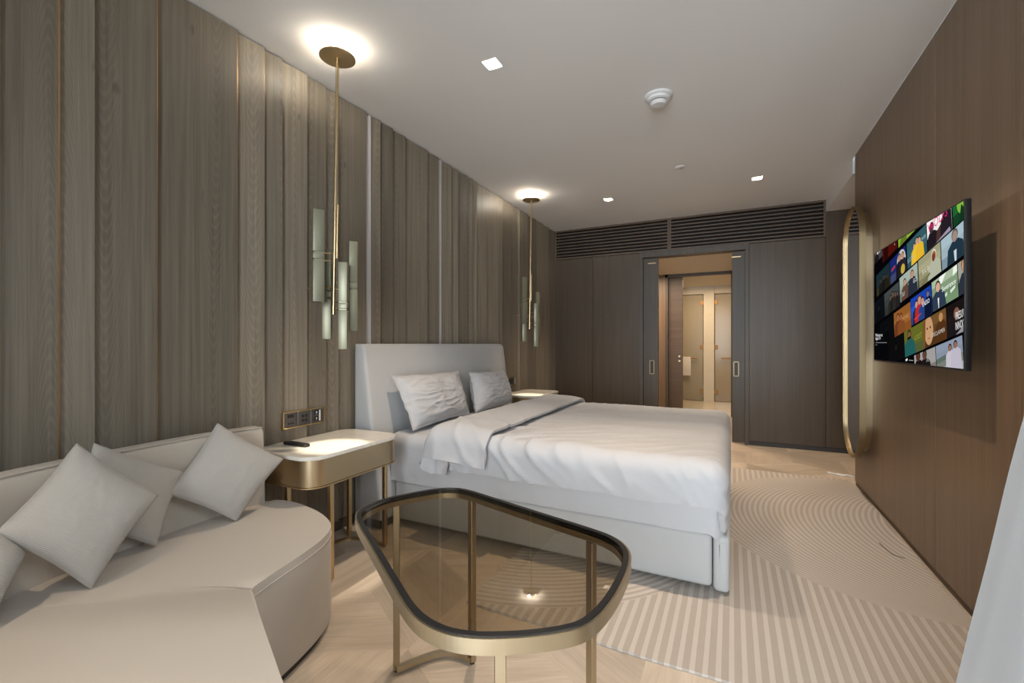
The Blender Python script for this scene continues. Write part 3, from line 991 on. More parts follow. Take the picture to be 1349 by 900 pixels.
# ================================================================== NIGHTSTANDS
def nightstand():
    X0, X1, Y0, Y1 = -2.25, -1.80, 1.49, 2.155
    r = thing('nightstand', ((X0 + X1) / 2, (Y0 + Y1) / 2, 0), 'near brass nightstand with cream stone top, between the sofa and the bed', 'nightstand', 'brass nightstands beside the bed')
    bm = BM(); prism(bm, rrect(X0, X1, Y0, Y1, .10, 10), 0.630, 0.650, .006, .003, 3); obj('tabletop', bm, M['marble'], r)['label'] = 'cream stone slab with rounded corners'
    bm = BM(); prism(bm, rrect(X0 + .004, X1 - .006, Y0 + .006, Y1 - .006, .095, 10), 0.500, 0.629, 0, 0); obj('drawer_box', bm, M['brassh'], r)
    bm = BM(); prism(bm, rrect(X0 + .008, X1 - .001, Y0 + .002, Y1 - .002, .098, 10), 0.4915, 0.4985, .001, .001, 1); obj('lower_band', bm, M['brass'], r)
    for (lx, ly) in ((-1.815, 1.625), (-1.845, 2.05), (-2.13, 1.62), (-2.13, 2.05)):
        bm = BM(); box(bm, lx - .012, lx + .012, ly - .012, ly + .012, 0.012 if lx > -2 else 0.012, 0.4915, .002, 1); obj('leg', bm, M['brass'], r)
    path = [(-1.815, 1.625)] + [(-2.13 + .09 + .09 * math.cos(a), 1.62 + .0 + .09 + .09 * math.sin(a) - .085) for a in [1.5 * PI - k * .5 * PI / 6 for k in range(7)]] + \
           [(-2.13 + .09 + .09 * math.cos(a), 2.055 - .09 + .09 * math.sin(a) + .0) for a in [PI - k * .5 * PI / 6 for k in range(7)]] + [(-1.845, 2.055)]
    bm = BM(); tube(bm, [(p[0], p[1], .006) for p in path], 0, section=[(-.011, -.006), (.011, -.006), (.011, .006), (-.011, .006)])
    obj('foot_rail', bm, M['brass'], r)
    return r
ns = nightstand()
dup(ns, (0, 2.815, 0), 'far brass nightstand with cream stone top, partly hidden behind the bed')

bm = BM()
# remote control lying on the near nightstand
ang = math.atan2(1.66 - 1.65, -2.02 + 2.2)
r = thing('remote_control', (-2.115, 1.662, 0.650), 'slim dark remote control lying on the near nightstand', 'remote control')
prism(bm, rrect(-2.205, -2.025, 1.643, 1.681, .014, 5), 0.6505, 0.665, .004, .002, 2); obj('body', bm, M['blackplastic'], r)
for k in range(5):
    for s in (-1, 1):
        bm = BM(); prism(bm, rrect(-2.190 + k * .026, -2.176 + k * .026, 1.662 + s * .009 - .006, 1.662 + s * .009 + .006, .004, 3), 0.665, 0.667); obj('button', bm, M['gunmetal'], r)

def socket_panel(y0, y1, z0, z1, label, kind):
    x = -2.248
    r = thing('socket_panel', (x, (y0 + y1) / 2, z0), label, 'socket panel', 'brass framed socket panels')
    t_ = .007
    bm = BM()
    box(bm, -2.285, x + .008, y0, y1, z0, z0 + t_); box(bm, -2.285, x + .008, y0, y1, z1 - t_, z1)
    box(bm, -2.285, x + .008, y0, y0 + t_, z0 + t_, z1 - t_); box(bm, -2.285, x + .008, y1 - t_, y1, z0 + t_, z1 - t_)
    obj('frame', bm, M['brass'], r)
    w = (y1 - y0 - 2 * t_) / 3
    names = ('power_socket', 'data_socket', 'switch_module')
    for k in range(3):
        a = y0 + t_ + k * w + .001; b = a + w - .002
        bm = BM(); box(bm, -2.283, x + .003, a, b, z0 + t_ + .0005, z1 - t_ - .0005, .0015, 1)
        p = obj(names[k], bm, M['gunmetal'], r)
        cy, cz = (a + b) / 2, (z0 + z1) / 2
        if k == 0:
            bm = BM()
            box(bm, x + .003, x + .004, cy - .02, cy + .02, cz + .012, cz + .03)
            obj('slot', bm, M['blackplastic'], p)
            for s in (-1, 0, 1):
                bm = BM(); box(bm, x + .003, x + .0045, cy + s * .014 - .004, cy + s * .014 + .004, cz - .026, cz - .014)
                obj('slot', bm, M['blackplastic'], p)
        elif k == 1:
            for s, h in ((-1, .012), (1, .012), (-1, -.014), (1, -.014)):
                bm = BM(); box(bm, x + .003, x + .0045, cy + s * .012 - .008, cy + s * .012 + .008, cz + h - .008, cz + h + .008)
                obj('port', bm, M['blackplastic'], p)
        else:
            for h in (.018, -.018):
                bm = BM(); box(bm, x + .003, x + .006, cy - .022, cy + .006, cz + h - .014, cz + h + .014, .001, 1)
                o_ = obj('switch', bm, M['blackplastic'], p)
            bm = BM(); box(bm, x + .003, x + .005, cy + .014, cy + .022, cz - .032, cz + .032)
            for h in (.018, -.018):      # small white pictograms of a lamp
                tube(bm, [(x + .0062, cy - .008, cz + h), (x + .0066, cy - .008, cz + h + .007)], .003, 8)
                box(bm, x + .006, x + .0066, cy - .013, cy - .003, cz + h - .008, cz + h - .006)
            obj('marking', bm, M['white'], p)['label'] = 'white pictograms and bar'
    return r
socket_panel(1.675, 1.96, 0.72, 0.815, 'brass framed socket panel above the near nightstand', 0)
socket_panel(4.43, 4.672, 0.725, 0.815, 'brass framed socket panel above the far nightstand', 1)

# ================================================================== PENDANT LAMPS
def pendant(px, py, label):
    zb = 1.358
    r = thing('pendant_lamp', (px, py, zb), label, 'pendant lamp', 'brass pendant lamps with upright bars')
    DZ_ = 2.737
    tilt = Vector((-.014, -.014, 0))
    bm = BM(); lathe(bm, [(0, DZ_), (.088, DZ_), (.093, DZ_ + .003), (.093, DZ_ + .006), (.03, DZ_ + .010), (.012, DZ_ + .012), (.012, H - .0005), (0, H - .0005)], px, py, 48)
    obj('ceiling_disc', bm, M['brassdisc'], r)
    Rv = Vector((.898, .44, 0)); Fv = Vector((-.44, .898, 0))
    top = Vector((px, py, DZ_)); bot = Vector((px, py, zb)) + tilt
    bm = BM(); tube(bm, [top, bot], .0085, 16); obj('pole', bm, M['brassp'], r)
    at = lambda z: top + (bot - top) * ((DZ_ - z) / (DZ_ - zb))
    q = at(1.95) + Rv * .012 + Fv * .006
    bm = BM(); tube(bm, [q, at(1.66) + Rv * .012 + Fv * .006], .0065, 12); obj('side_tube', bm, M['brassp'], r)
    bars = [(-.068, -.045, 1.420, 1.905, 0.55, .056), (-.058, .055, 1.225, 1.715, 0.2, .046),
            (.066, -.035, 1.170, 1.630, 0.15, .046), (.082, .055, 1.27, 1.76, 0.5, .044)]
    for k, (a, b, z0, z1, rot, w) in enumerate(bars):
        c = at((z0 + z1) / 2) + Rv * a + Fv * b
        lean = Vector((0, 0, 0))
        bm = BM()
        zm = z0 + (z1 - z0) * .5
        segs = ((z0, zm - .022), (zm - .016, zm + .016), (zm + .022, z1))
        for (s0, s1) in segs:
            box(bm, -w / 2, w / 2, -w / 2, w / 2, s0, s1, .003, 2)
        box(bm, -w / 2 + .004, w / 2 - .004, -w / 2 + .004, w / 2 - .004, z0 + .01, z1 - .01)
        bmesh.ops.rotate(bm, verts=bm.verts, cent=(0, 0, 0), matrix=Matrix.Rotation(rot + .455, 3, 'Z'))
        bmesh.ops.translate(bm, verts=bm.verts, vec=(c.x, c.y, 0))
        obj('bar_shade', bm, M['champagne'], r, 30)
        for dz in (.02, -.02):
            zz = zm + dz
            p0 = at(zz); p1 = Vector((c.x, c.y, zz))
            bm = BM(); tube(bm, [p0, p1], .0035, 8); obj('arm', bm, M['brassp'], r)
    # stay rods reaching past the left bars towards the wall
    p0 = at(1.505)
    bm = BM(); tube(bm, [p0, p0 - Rv * .145 + Fv * .02], .0045, 8); obj('stay_rod', bm, M['brassp'], r)
    # lamp head with lens at the lower end of the pole
    c = at(1.37)
    bm = BM(); lathe(bm, [(0, zb - .001), (.009, zb - .001), (.009, zb + .05), (0, zb + .05)], bot.x, bot.y, 16); obj('lamp_head', bm, M['brassp'], r)
    ups = [('up_glow', 'POINT', (px + .045 * math.cos(a_), py + .045 * math.sin(a_), 2.776), 1.6) for a_ in (.4, 2.5, 4.6)]
    for nm, kind, loc, e in (*ups, ('bedside_beam', 'SPOT', (bot.x, bot.y, zb - .006), 34.0)):
        l = bpy.data.lights.new(nm, kind); l.energy = e; l.color = (1.0, .93, .82) if kind == 'POINT' else (1.0, .87, .70)
        if kind == 'SPOT': l.spot_size = math.radians(34); l.spot_blend = .6; l.shadow_soft_size = .012
        else: l.shadow_soft_size = .012
        o = bpy.data.objects.new(nm, l); COL.objects.link(o); o.parent = r
        o.location = Vector(loc) - Vector((px, py, zb))
    return r
p0 = pendant(-1.907, 1.752, 'near brass pendant lamp with pale upright bars, over the near nightstand')
dup(p0, (-0.025, 2.655, 0), 'far brass pendant lamp with pale upright bars, over the far nightstand')

# ================================================================== SOFA
sofa = thing('sofa', (-1.6, 0.6, 0), 'beige curved sofa with low wraparound backrest against the board wall', 'sofa')
lobe = catmull([(-1.378, .918), (-1.405, 1.02), (-1.436, 1.16), (-1.475, 1.28), (-1.545, 1.385), (-1.67, 1.455), (-1.82, 1.497), (-1.97, 1.512), (-2.07, 1.48),
                (-2.10, 1.40)], 6, False) + catmull([(-2.14, 1.2), (-2.12, 1.0), (-2.06, .75), (-1.98, .52)], 4, False) + \
       catmull([(-1.93, .50), (-1.85, .58), (-1.78, .65), (-1.66, .765), (-1.53, .852), (-1.42, .905)], 4, False)
bm = BM(); prism(bm, lobe, 0.03, 0.418, .013, .012, 4); obj('seat', bm, M['sofa'], sofa, 50)
chaise = catmull([(-1.425, .893), (-1.535, .841), (-1.664, .754), (-1.784, .639), (-1.854, .569), (-1.934, .489)], 4, False) + \
         catmull([(-1.96, .40), (-1.88, .12), (-1.72, -.1), (-1.45, -.32), (-1.15, -.45), (-.85, -.50)], 4, False) + \
         catmull([(-.62, -.45), (-.56, -.2), (-.56, .3), (-.62, .47), (-.74, .60), (-.96, .709), (-1.19, .822), (-1.33, .893), (-1.375, .912)], 5, False)
bm = BM(); prism(bm, chaise, 0.03, 0.421, .010, .012, 3); obj('seat', bm, M['sofa'], sofa, 50)
bm = BM(); tube(bm, [(p[0] + .0005, p[1], .388) for p in lobe[:46]], .0028, 6); obj('seat_piping', bm, M['sofa'], sofa)
front = catmull([(-2.055, 1.445), (-2.085, 1.22), (-2.075, .98), (-2.035, .70), (-1.955, .43), (-1.82, .16), (-1.62, -.08), (-1.35, -.28), (-1.05, -.38)], 6, False)
bm = BM()
rows = []
nF = len(front)
for i, p in enumerate(front):
    a = Vector(front[max(0, i - 1)][:2]); b = Vector(front[min(nF - 1, i + 1)][:2])
    t_ = (b - a).normalized(); nrm_ = Vector((t_.y, -t_.x))     # away from the seat, to the wall
    if nrm_.x > 0 and i < 4: nrm_ = -nrm_
    P = Vector(p[:2])
    th = .125
    prof = [(0.0, .30), (.012, .62), (.022, .765), (.034, .782), (.05, .788), (th - .02, .788), (th - .005, .78), (th, .765), (th + .005, .5), (th + .005, .05), (0, .05)]
    ring = []
    for o_, z in prof:
        w = P + nrm_ * o_
        w.x = max(w.x, -2.246)
        ring.append(bm.verts.new((w.x, w.y, z)))
    rows.append(ring)
for A, B in zip(rows, rows[1:]):
    for j in range(len(A)):
        k = (j + 1) % len(A)
        bm.faces.new((A[j], A[k], B[k], B[j]))
e0 = bm.faces.new(rows[0]); e1 = bm.faces.new(rows[-1][::-1])
bmesh.ops.recalc_face_normals(bm, faces=bm.faces)
bmesh.ops.bevel(bm, geom=list(e0.edges), offset=.010, segments=3, profile=.5, affect='EDGES')
obj('backrest', bm, M['sofa'], sofa, 45)
bm = BM(); tube(bm, [(p[0] - .032, p[1], .7865) for p in front], .0028, 6); obj('backrest_piping', bm, M['sofa'], sofa)
bm = BM()
cx, cy = -1.70, 1.05
prism(bm, [(p[0] * .93 + cx * .07, p[1] * .93 + cy * .07) for p in lobe], 0.0, 0.032); obj('plinth', bm, M['plinth'], sofa)['label'] = 'dark recessed plinth'
bm = BM(); cx, cy = -1.2, .2
prism(bm, [(p[0] * .9 + cx * .1, p[1] * .9 + cy * .1) for p in chaise], 0.0, 0.032); obj('plinth', bm, M['plinth'], sofa)['label'] = 'dark recessed plinth'

G_C = 'scatter cushions on the sofa'
def scatter(T, R, B, L, thick, seed, label, d=(1, -.15, .35)):
    # square cushion standing on one corner: T top, R right, B bottom, L left
    o = pillow('cushion', [L, T, R, B], thick, d, M['cushion'], seed, 40, 0.0, .0022, .085, .56, crn=.035)
    return tag(o, label, 'cushion', G_C)
scatter((-1.955, .698, .878), (-1.868, .902, .650), (-1.830, .69, .408), (-1.872, .484, .662), .13, 11, 'large front beige cushion standing on its corner, foremost on the sofa')
scatter((-2.065, .782, .850), (-2.045, 1.075, .672), (-1.985, .945, .412), (-2.01, .68, .60), .10, 12, 'beige cushion half hidden behind the large front cushion')
scatter((-2.075, 1.222, .852), (-1.935, 1.458, .645), (-1.955, 1.235, .412), (-2.02, .985, .600), .115, 13, 'beige cushion standing on its corner at the sofa end beside the nightstand')
scatter((-1.95, .43, .80), (-1.875, .560, .580), (-1.80, .46, .412), (-1.86, .24, .60), .13, 14, 'beige cushion cut off by the left edge of the photo', (1, .2, .35))

# ================================================================== COFFEE TABLE
OUT = [(-1.105, 1.09), (-1.128, 1.165), (-1.118, 1.245), (-1.075, 1.33), (-1.02, 1.41), (-.965, 1.448), (-.895, 1.456), (-.74, 1.415), (-.56, 1.365), (-.40, 1.322), (-.315, 1.292),
       (-.262, 1.245), (-.234, 1.18), (-.226, 1.07), (-.232, .95), (-.252, .865), (-.29, .815), (-.36, .763), (-.44, .722), (-.515, .712), (-.60, .738), (-.72, .815), (-.90, .937), (-1.03, 1.025)]
OUT = OUT[::-1] if sum(OUT[i][0] * OUT[(i + 1) % len(OUT)][1] - OUT[(i + 1) % len(OUT)][0] * OUT[i][1] for i in range(len(OUT))) < 0 else OUT
OUT = [p[:2] for p in catmull(OUT, 5)]
ct = thing('coffee_table', (-.68, 1.1, 0), 'pebble shaped coffee table with smoked glass top in a bronze frame', 'coffee table')
def ringmesh(o0, o1, z0, z1):
    bm = BM(); n = len(o0)
    V = [[bm.verts.new((p[0], p[1], z)) for p in o] for o, z in ((o0, z0), (o0, z1), (o1, z1), (o1, z0))]
    for k in range(4):
        A, B = V[k], V[(k + 1) % 4]
        for i in range(n): bm.faces.new((A[i], A[(i + 1) % n], B[(i + 1) % n], B[i]))
    bmesh.ops.recalc_face_normals(bm, faces=bm.faces)
    return bm
obj('rim', ringmesh(OUT, offset_outline(OUT, .006), .614, .645), M['bronze'], ct, 40)
obj('gasket', ringmesh(offset_outline(OUT, .0062), offset_outline(OUT, .020), .634, .6475), M['blackplastic'], ct, 40)['label'] = 'black bevelled glass edge'
bm = BM(); prism(bm, offset_outline(OUT, .0202), .636, .646); obj('glass_top', bm, M['smoked'], ct, 40)['label'] = 'smoked brown glass sheet'
obj('under_frame', ringmesh(offset_outline(OUT, .0062), offset_outline(OUT, .024), .614, .632), M['bronze'], ct, 40)
LEGS = [(-1.112, 1.292, 35), (-.88, 1.452, -20), (-.394, .757, 27), (-.368, 1.300, -20)]
for lx, ly, a in LEGS:
    bm = BM(); box(bm, -.0115, .0115, -.0115, .0115, .008, .614, .0015, 1)
    bmesh.ops.rotate(bm, verts=bm.verts, cent=(0, 0, 0), matrix=Matrix.Rotation(math.radians(a), 3, 'Z'))
    cx, cy = (lx + (-.68 - lx) * .02, ly + (1.1 - ly) * .02)
    bmesh.ops.translate(bm, verts=bm.verts, vec=(cx, cy, 0))
    lg = obj('leg', bm, M['bronze'], ct)
    bm = BM(); tube(bm, [(cx, cy, 0), (cx, cy, .008)], .009, 12); obj('foot_pad', bm, M['blackplastic'], lg)
def rail(seq):
    bm = BM(); tube(bm, [(p[0], p[1], .020) for p in seq], 0, section=[(-.011, -.008), (.011, -.008), (.011, .008), (-.011, .008)])
    obj('foot_rail', bm, M['bronze'], ct)
ins = offset_outline(OUT, .014)
def between(a, b):
    ia = min(range(len(ins)), key=lambda i: (ins[i][0] - a[0]) ** 2 + (ins[i][1] - a[1]) ** 2)
    ib = min(range(len(ins)), key=lambda i: (ins[i][0] - b[0]) ** 2 + (ins[i][1] - b[1]) ** 2)
    n = len(ins)
    f = [ins[(ia + k) % n] for k in range((ib - ia) % n + 1)]
    g = [ins[(ia - k) % n] for k in range((ia - ib) % n + 1)]
    return f if len(f) < len(g) else g
rail(between(LEGS[0], LEGS[1])); rail(between(LEGS[2], LEGS[3]))

# ================================================================== RUG
bm = BM()
out = [(-1.10, 1.768)] + [(-1.10 + 1.98 * k / 20, 1.768 - .040 * k / 20 - .004 * math.sin(k)) for k in range(1, 20)] + [(.925, 1.73)] + \
      [(.925 + .006 * math.sin(k * 1.7), 1.73 + 3.03 * k / 16) for k in range(1, 16)] + [(.915, 4.80)] + [(.915 - 2.015 * k / 12, 4.80 - .035 * k / 12) for k in range(1, 13)]
prism(bm, out, 0.0008, 0.012, .004, 0, 2)
tag(obj('rug', bm, M['rug']), 'cream and taupe rug with bold stripes and curved fine lines under the bed', 'rug')

# ================================================================== TELEVISION
tvF, tvN = Vector((.8225, 3.62, 0)), Vector((.838, 2.412, 0))
ez = Vector((0, 0, 1)); eu = (tvN - tvF).normalized(); en = Vector((-eu.y, eu.x, 0))
if en.x > 0: en = -en                                   # towards the room
TW = (tvN - tvF).length; ZT, ZB = 1.782, 1.090
tv = thing('television', (.83, 3.015, ZB), 'flat television on the walnut wall showing a slanted grid of programme tiles', 'television')
def tvbox(u0, u1, z0, z1, d0, d1, bev=0):
    bm = BM()
    box(bm, 0, 1, 0, 1, 0, 1)
    for v in bm.verts:
        p = tvF + eu * (u0 + v.co.x * (u1 - u0)) - en * (d0 + v.co.y * (d1 - d0))
        v.co = Vector((p.x, p.y, z0 + v.co.z * (z1 - z0)))
    bmesh.ops.recalc_face_normals(bm, faces=bm.faces)
    if bev: bmesh.ops.bevel(bm, geom=bm.edges[:], offset=bev, segments=2, profile=.5, affect='EDGES')
    return bm
obj('body', tvbox(0, TW, ZB, ZT, .0, .022, .002), M['tvback'], tv)
obj('back_cover', tvbox(.2, TW - .2, ZB + .06, ZB + .45, .0225, .045, .006), M['tvback'], tv)
bm = tvbox(.45, TW - .45, ZB + .15, ZB + .45, .0455, .068)
obj('wall_bracket', bm, M['blackplastic'], tv)
bm = BM(); box(bm, .912, .9395, 2.85, 3.15, ZB + .2, ZB + .42); obj('wall_plate', bm, M['blackplastic'], tv)
bm = BM(); box(bm, .895, .912, 2.95, 3.05, ZB + .25, ZB + .37); obj('bracket_arm', bm, M['blackplastic'], tv)

def screen():
    bm = BM()
    cl = bm.loops.layers.float_color.new('glow')
    SW, SH = TW - .012, ZT - ZB - .016
    def P(u, v, d):      # u,v in metres on a 1.22 x 0.69 sheet from its upper far corner
        p = tvF + eu * (.006 + u / 1.22 * SW) + en * (.0006 + d)
        return Vector((p.x, p.y, ZT - .007 - v / .69 * SH))
    def clip(poly):
        for ax, lim, keep_lt in ((0, 0.0, False), (0, 1.22, True), (1, 0.0, False), (1, .69, True)):
            o = []
            for i in range(len(poly)):
                a, b = poly[i - 1], poly[i]
                ia = a[ax] <= lim if keep_lt else a[ax] >= lim
                ib = b[ax] <= lim if keep_lt else b[ax] >= lim
                if ia != ib:
                    t = (lim - a[ax]) / (b[ax] - a[ax])
                    o.append((a[0] + (b[0] - a[0]) * t, a[1] + (b[1] - a[1]) * t))
                if ib: o.append(b)
            poly = o
            if len(poly) < 3: return []
        return poly
    def poly(pts, col, d):
        pts = clip(pts)
        if len(pts) < 3: return
        c = srgb(*col)
        f = bm.faces.new([bm.verts.new(P(u, v, d)) for u, v in pts])
        f.normal_update()
        if f.normal.dot(en) < 0: f.normal_flip()
        for lp in f.loops: lp[cl] = (*c, 1)
    poly([(0, 0), (1.22, 0), (1.22, .69), (0, .69)], (5, 5, 7), 0)
    E1, E2 = Vector((.256, -.0475)), Vector((.0155, .138))
    def tile(u, v, bg, items=(), dark=1.0, w=1.0):
        """tile whose upper far corner is (u, v); items are drawn in tile units"""
        o = Vector((u, v))
        Q = lambda a, b: tuple(o + E1 * a * w + E2 * b)
        sh = lambda c: tuple(x * dark for x in c)
        bgs = bg if isinstance(bg, list) else [bg]
        n = len(bgs)
        for i, c in enumerate(bgs):
            poly([Q(0, i / n), Q(1, i / n), Q(1, (i + 1) / n), Q(0, (i + 1) / n)], sh(c), .0002)
        for k, it in enumerate(items):
            d = .0004 + .00012 * k
            if it[0] == 'e':
                _, cx, cy, rx, ry, c = it
                poly([Q(max(0, min(1, cx + rx * math.cos(2 * PI * i / 18))), max(0, min(1, cy + ry * math.sin(2 * PI * i / 18)))) for i in range(18)], sh(c), d)
            elif it[0] == 'p':
                poly([Q(*q) for q in it[1]], sh(it[2]), d)
            elif it[0] == 'man':
                _, cx, top, s, skin, coat, hair = it
                body = [(cx - .08 * s, top + .22 * s), (cx + .08 * s, top + .22 * s), (cx + .20 * s, top + .34 * s), (cx + .24 * s, 1.0), (cx - .24 * s, 1.0), (cx - .20 * s, top + .34 * s)]
                poly([Q(max(0, min(1, a)), max(0, min(1, b))) for a, b in body], sh(coat), d)
                poly([Q(max(0, min(1, cx + .085 * s * math.cos(2 * PI * i / 14))), max(0, min(1, top + .10 * s + .15 * s * math.sin(2 * PI * i / 14)))) for i in range(14)], sh(hair), d + .00003)
                poly([Q(max(0, min(1, cx + .07 * s * math.cos(2 * PI * i / 14))), max(0, min(1, top + .13 * s + .125 * s * math.sin(2 * PI * i / 14)))) for i in range(14)], sh(skin), d + .00006)
            elif it[0] == 't':
                _, s, cx, cy, hgt, c = it[:6]
                text(s, Q, cx, cy, hgt, sh(c), d, 'CENTER', *it[6:])
    def text(s, Q, cx, cy, hgt, col, d, align='CENTER', wf=.54):
        cu = bpy.data.curves.new('tmp', 'FONT'); cu.body = s; cu.align_x = align; cu.align_y = 'CENTER'; cu.resolution_u = 2
        to = bpy.data.objects.new('tmp', cu); COL.objects.link(to)
        me = to.evaluated_get(bpy.context.evaluated_depsgraph_get()).to_mesh()
        vs = [tuple(v.co) for v in me.vertices]; fs = [list(p.vertices) for p in me.polygons]
        for f in fs:
            poly([Q(cx + vs[i][0] * hgt * wf, cy - vs[i][1] * hgt) for i in f], col, d)
        to.to_mesh_clear() if hasattr(to, 'to_mesh_clear') else None
        bpy.data.objects.remove(to); bpy.data.curves.remove(cu)
    sk, dk = (196, 150, 120), (28, 26, 28)
    # row 1
    tile(-.096, -.052, (60, 58, 60), [('man', .55, .45, .8, (110, 90, 80), (30, 22, 24), (30, 25, 24)), ('e', .66, .62, .045, .09, (225, 225, 225)), ('t', 'tv+', .86, .62, .30, (225, 225, 225))])
    tile(.168, -.05, [(60, 12, 10), (84, 18, 14)], [('man', .3, .2, 1, (120, 40, 30), (50, 8, 8), (30, 6, 6)), ('man', .62, .15, 1, (120, 44, 30), (90, 20, 12), (30, 6, 6)), ('e', .85, .75, .02, .05, (200, 180, 170))], .8)
    tile(.444, -.092, (128, 158, 50), [('man', .3, .5, .9, (190, 170, 110), (90, 110, 40), (60, 50, 30)), ('p', [(.6, .2), (1, .1), (1, .8), (.7, .6)], (60, 120, 60))])
    # row 2
    tile(.046, .148, [(40, 66, 76), (50, 68, 70), (78, 76, 46)], [('man', .35, .35, .8, (90, 80, 70), (40, 40, 36), (24, 22, 20)), ('man', .6, .3, .9, (96, 84, 70), (34, 36, 34), (24, 22, 20)), ('man', .8, .4, .7, (90, 80, 70), (50, 46, 34), (24, 22, 20))], .62)
    tile(.312, .099, [(26, 40, 110), (30, 44, 104), (64, 72, 110)], [('e', .72, .42, .26, .42, (206, 204, 200)), ('man', .62, .12, 1.1, sk, (26, 26, 34), (60, 44, 34)), ('man', .82, .18, 1.0, sk, (40, 36, 46), (90, 66, 40)), ('e', .80, .82, .12, .2, (206, 176, 70)), ('p', [(.10, .42), (.34, .36), (.34, .46), (.10, .52)], (190, 60, 60))], .9)
    tile(.584, .050, [(48, 84, 92), (54, 90, 96), (44, 78, 84)], [('man', .40, .28, .8, sk, (214, 176, 54), dk), ('man', .54, .16, .95, sk, (222, 180, 50), dk), ('man', .66, .22, .9, sk, (214, 170, 44), dk), ('t', 'SLOW', .18, .72, .22, (150, 180, 184)), ('t', 'HORSES', .82, .40, .17, (150, 180, 184))])
    tile(.848, .000, [(232, 230, 228), (224, 222, 220), (200, 196, 196)], [('man', .2, .20, 1.25, (60, 50, 52), (30, 24, 30), (26, 22, 26)), ('p', [(.42, .62), (.75, .40), (.75, 1), (.36, 1)], (70, 46, 44)), ('man', .86, -.05, 1.3, (90, 76, 72), (34, 28, 34), (24, 20, 22)), ('p', [(.36, 1), (.92, .86), (.95, 1)], (150, 140, 160)), ('t', 'WOLFS', .46, .30, .46, (214, 30, 110))])
    tile(1.116, -.048, [(40, 110, 60), (30, 90, 46), (20, 60, 34)], [('e', .35, .45, .2, .34, (120, 170, 60)), ('p', [(.2, 1), (.3, .5), (.5, .9)], (16, 50, 30))])
    # row 3
    tile(-.058, .332, (24, 34, 44), [('man', .6, .3, .9, (60, 56, 54), (20, 24, 28), (16, 16, 18))], .45)
    tile(.208, .283, [(96, 104, 104), (84, 92, 90), (74, 78, 74)], [('man', .44, .3, .8, (150, 120, 100), (60, 58, 52), dk), ('man', .60, .22, .95, (150, 120, 100), (44, 46, 50), dk), ('man', .76, .3, .8, (150, 120, 100), (70, 60, 50), dk), ('man', .9, .36, .7, (140, 110, 96), (54, 48, 46), dk)], .62)
    tile(.474, .220, [(168, 182, 172), (158, 172, 162), (128, 142, 132)], [('man', .30, .22, 1, sk, (96, 70, 56), (70, 50, 36)), ('man', .72, .14, 1.1, sk, (40, 46, 60), (110, 84, 60)), ('p', [(.36, .46), (.62, .38), (.62, .44), (.38, .54)], (60, 60, 66)), ('t', 'SU', .20, .76, .24, (210, 214, 210)), ('t', 'GO', .86, .58, .24, (226, 226, 226))], .92)
    tile(.742, .168, [(148, 146, 116), (160, 156, 124), (140, 138, 104), (122, 118, 86)], [('man', .72, .12, 1.25, (150, 90, 60), (168, 170, 150), (196, 198, 184)), ('e', .71, .34, .065, .13, (110, 56, 34)), ('p', [(.1, .95), (.5, .72), (.55, .8), (.2, 1)], (108, 104, 78)), ('t', 'S I L O', .34, .56, .20, (238, 238, 230))])
    tile(1.006, .120, [(158, 178, 186), (148, 168, 176), (120, 140, 150)], [('man', .52, .06, 1.35, (150, 128, 118), (30, 50, 62), (90, 80, 74)), ('p', [(.46, .66), (.56, .66), (.54, 1), (.48, 1)], (190, 200, 206)), ('t', 'SLOW', .97, .34, .22, (220, 226, 230)), ('t', 'HORS', .98, .56, .22, (214, 220, 226))])
    # row 4
    tile(.118, .462, (16, 18, 22), [('man', .5, .3, .9, (30, 28, 28), (12, 12, 14), (10, 10, 12))], .6)
    tile(.380, .412, [(158, 98, 44), (172, 106, 48), (150, 88, 36)], [('man', .26, .16, 1.1, (176, 112, 70), (120, 60, 30), (80, 40, 20)), ('man', .44, .22, 1.0, (176, 112, 70), (140, 80, 40), (60, 30, 16)), ('t', 'MYTHIC', .72, .48, .20, (214, 170, 120))], .85)
    tile(.640, .354, [(24, 62, 160), (30, 84, 186), (34, 70, 150)], [('man', .30, .22, 1.0, (190, 140, 120), (40, 36, 60), dk), ('man', .46, .12, 1.15, (190, 140, 120), (170, 40, 40), (90, 50, 40)), ('man', .6, .24, 1.0, (190, 140, 120), (36, 60, 120), dk), ('man', .86, .14, .8, (120, 100, 110), (14, 20, 40), dk), ('p', [(.16, .82), (.5, .74), (.5, .78), (.18, .88)], (206, 60, 50)), ('t', 'LASSO', .76, .50, .22, (236, 240, 246))])
    tile(.906, .298, [(160, 176, 150), (124, 146, 116), (104, 130, 98), (112, 138, 104)], [('p', [(.34, 0), (.6, 0), (.42, .26), (.30, .22)], (226, 232, 220)), ('p', [(.86, .02), (1, 0), (1, .2), (.84, .28)], (222, 230, 216)), ('p', [(.42, .72), (.62, .64), (.60, .74), (.44, .82)], (206, 218, 200)), ('p', [(.72, .66), (.92, .58), (.90, .68), (.74, .76)], (206, 218, 200)), ('man', .26, .14, 1.25, (200, 160, 136), (44, 56, 74), (46, 38, 34)), ('p', [(.23, .66), (.29, .66), (.27, 1), (.25, 1)], (220, 224, 226)), ('t', 'Severance', .68, .48, .24, (240, 244, 238))])
    tile(1.168, .249, [(150, 150, 140), (120, 116, 110)], [('man', .3, -.1, 2.2, (204, 150, 116), (40, 46, 60), (120, 90, 60))])
    # row 5
    tile(.026, .610, (8, 8, 10), [], .8)
    tile(.284, .572, (14, 13, 13), [('man', .5, .3, 1.0, (34, 26, 22), (14, 12, 12), (10, 8, 8))], .8)
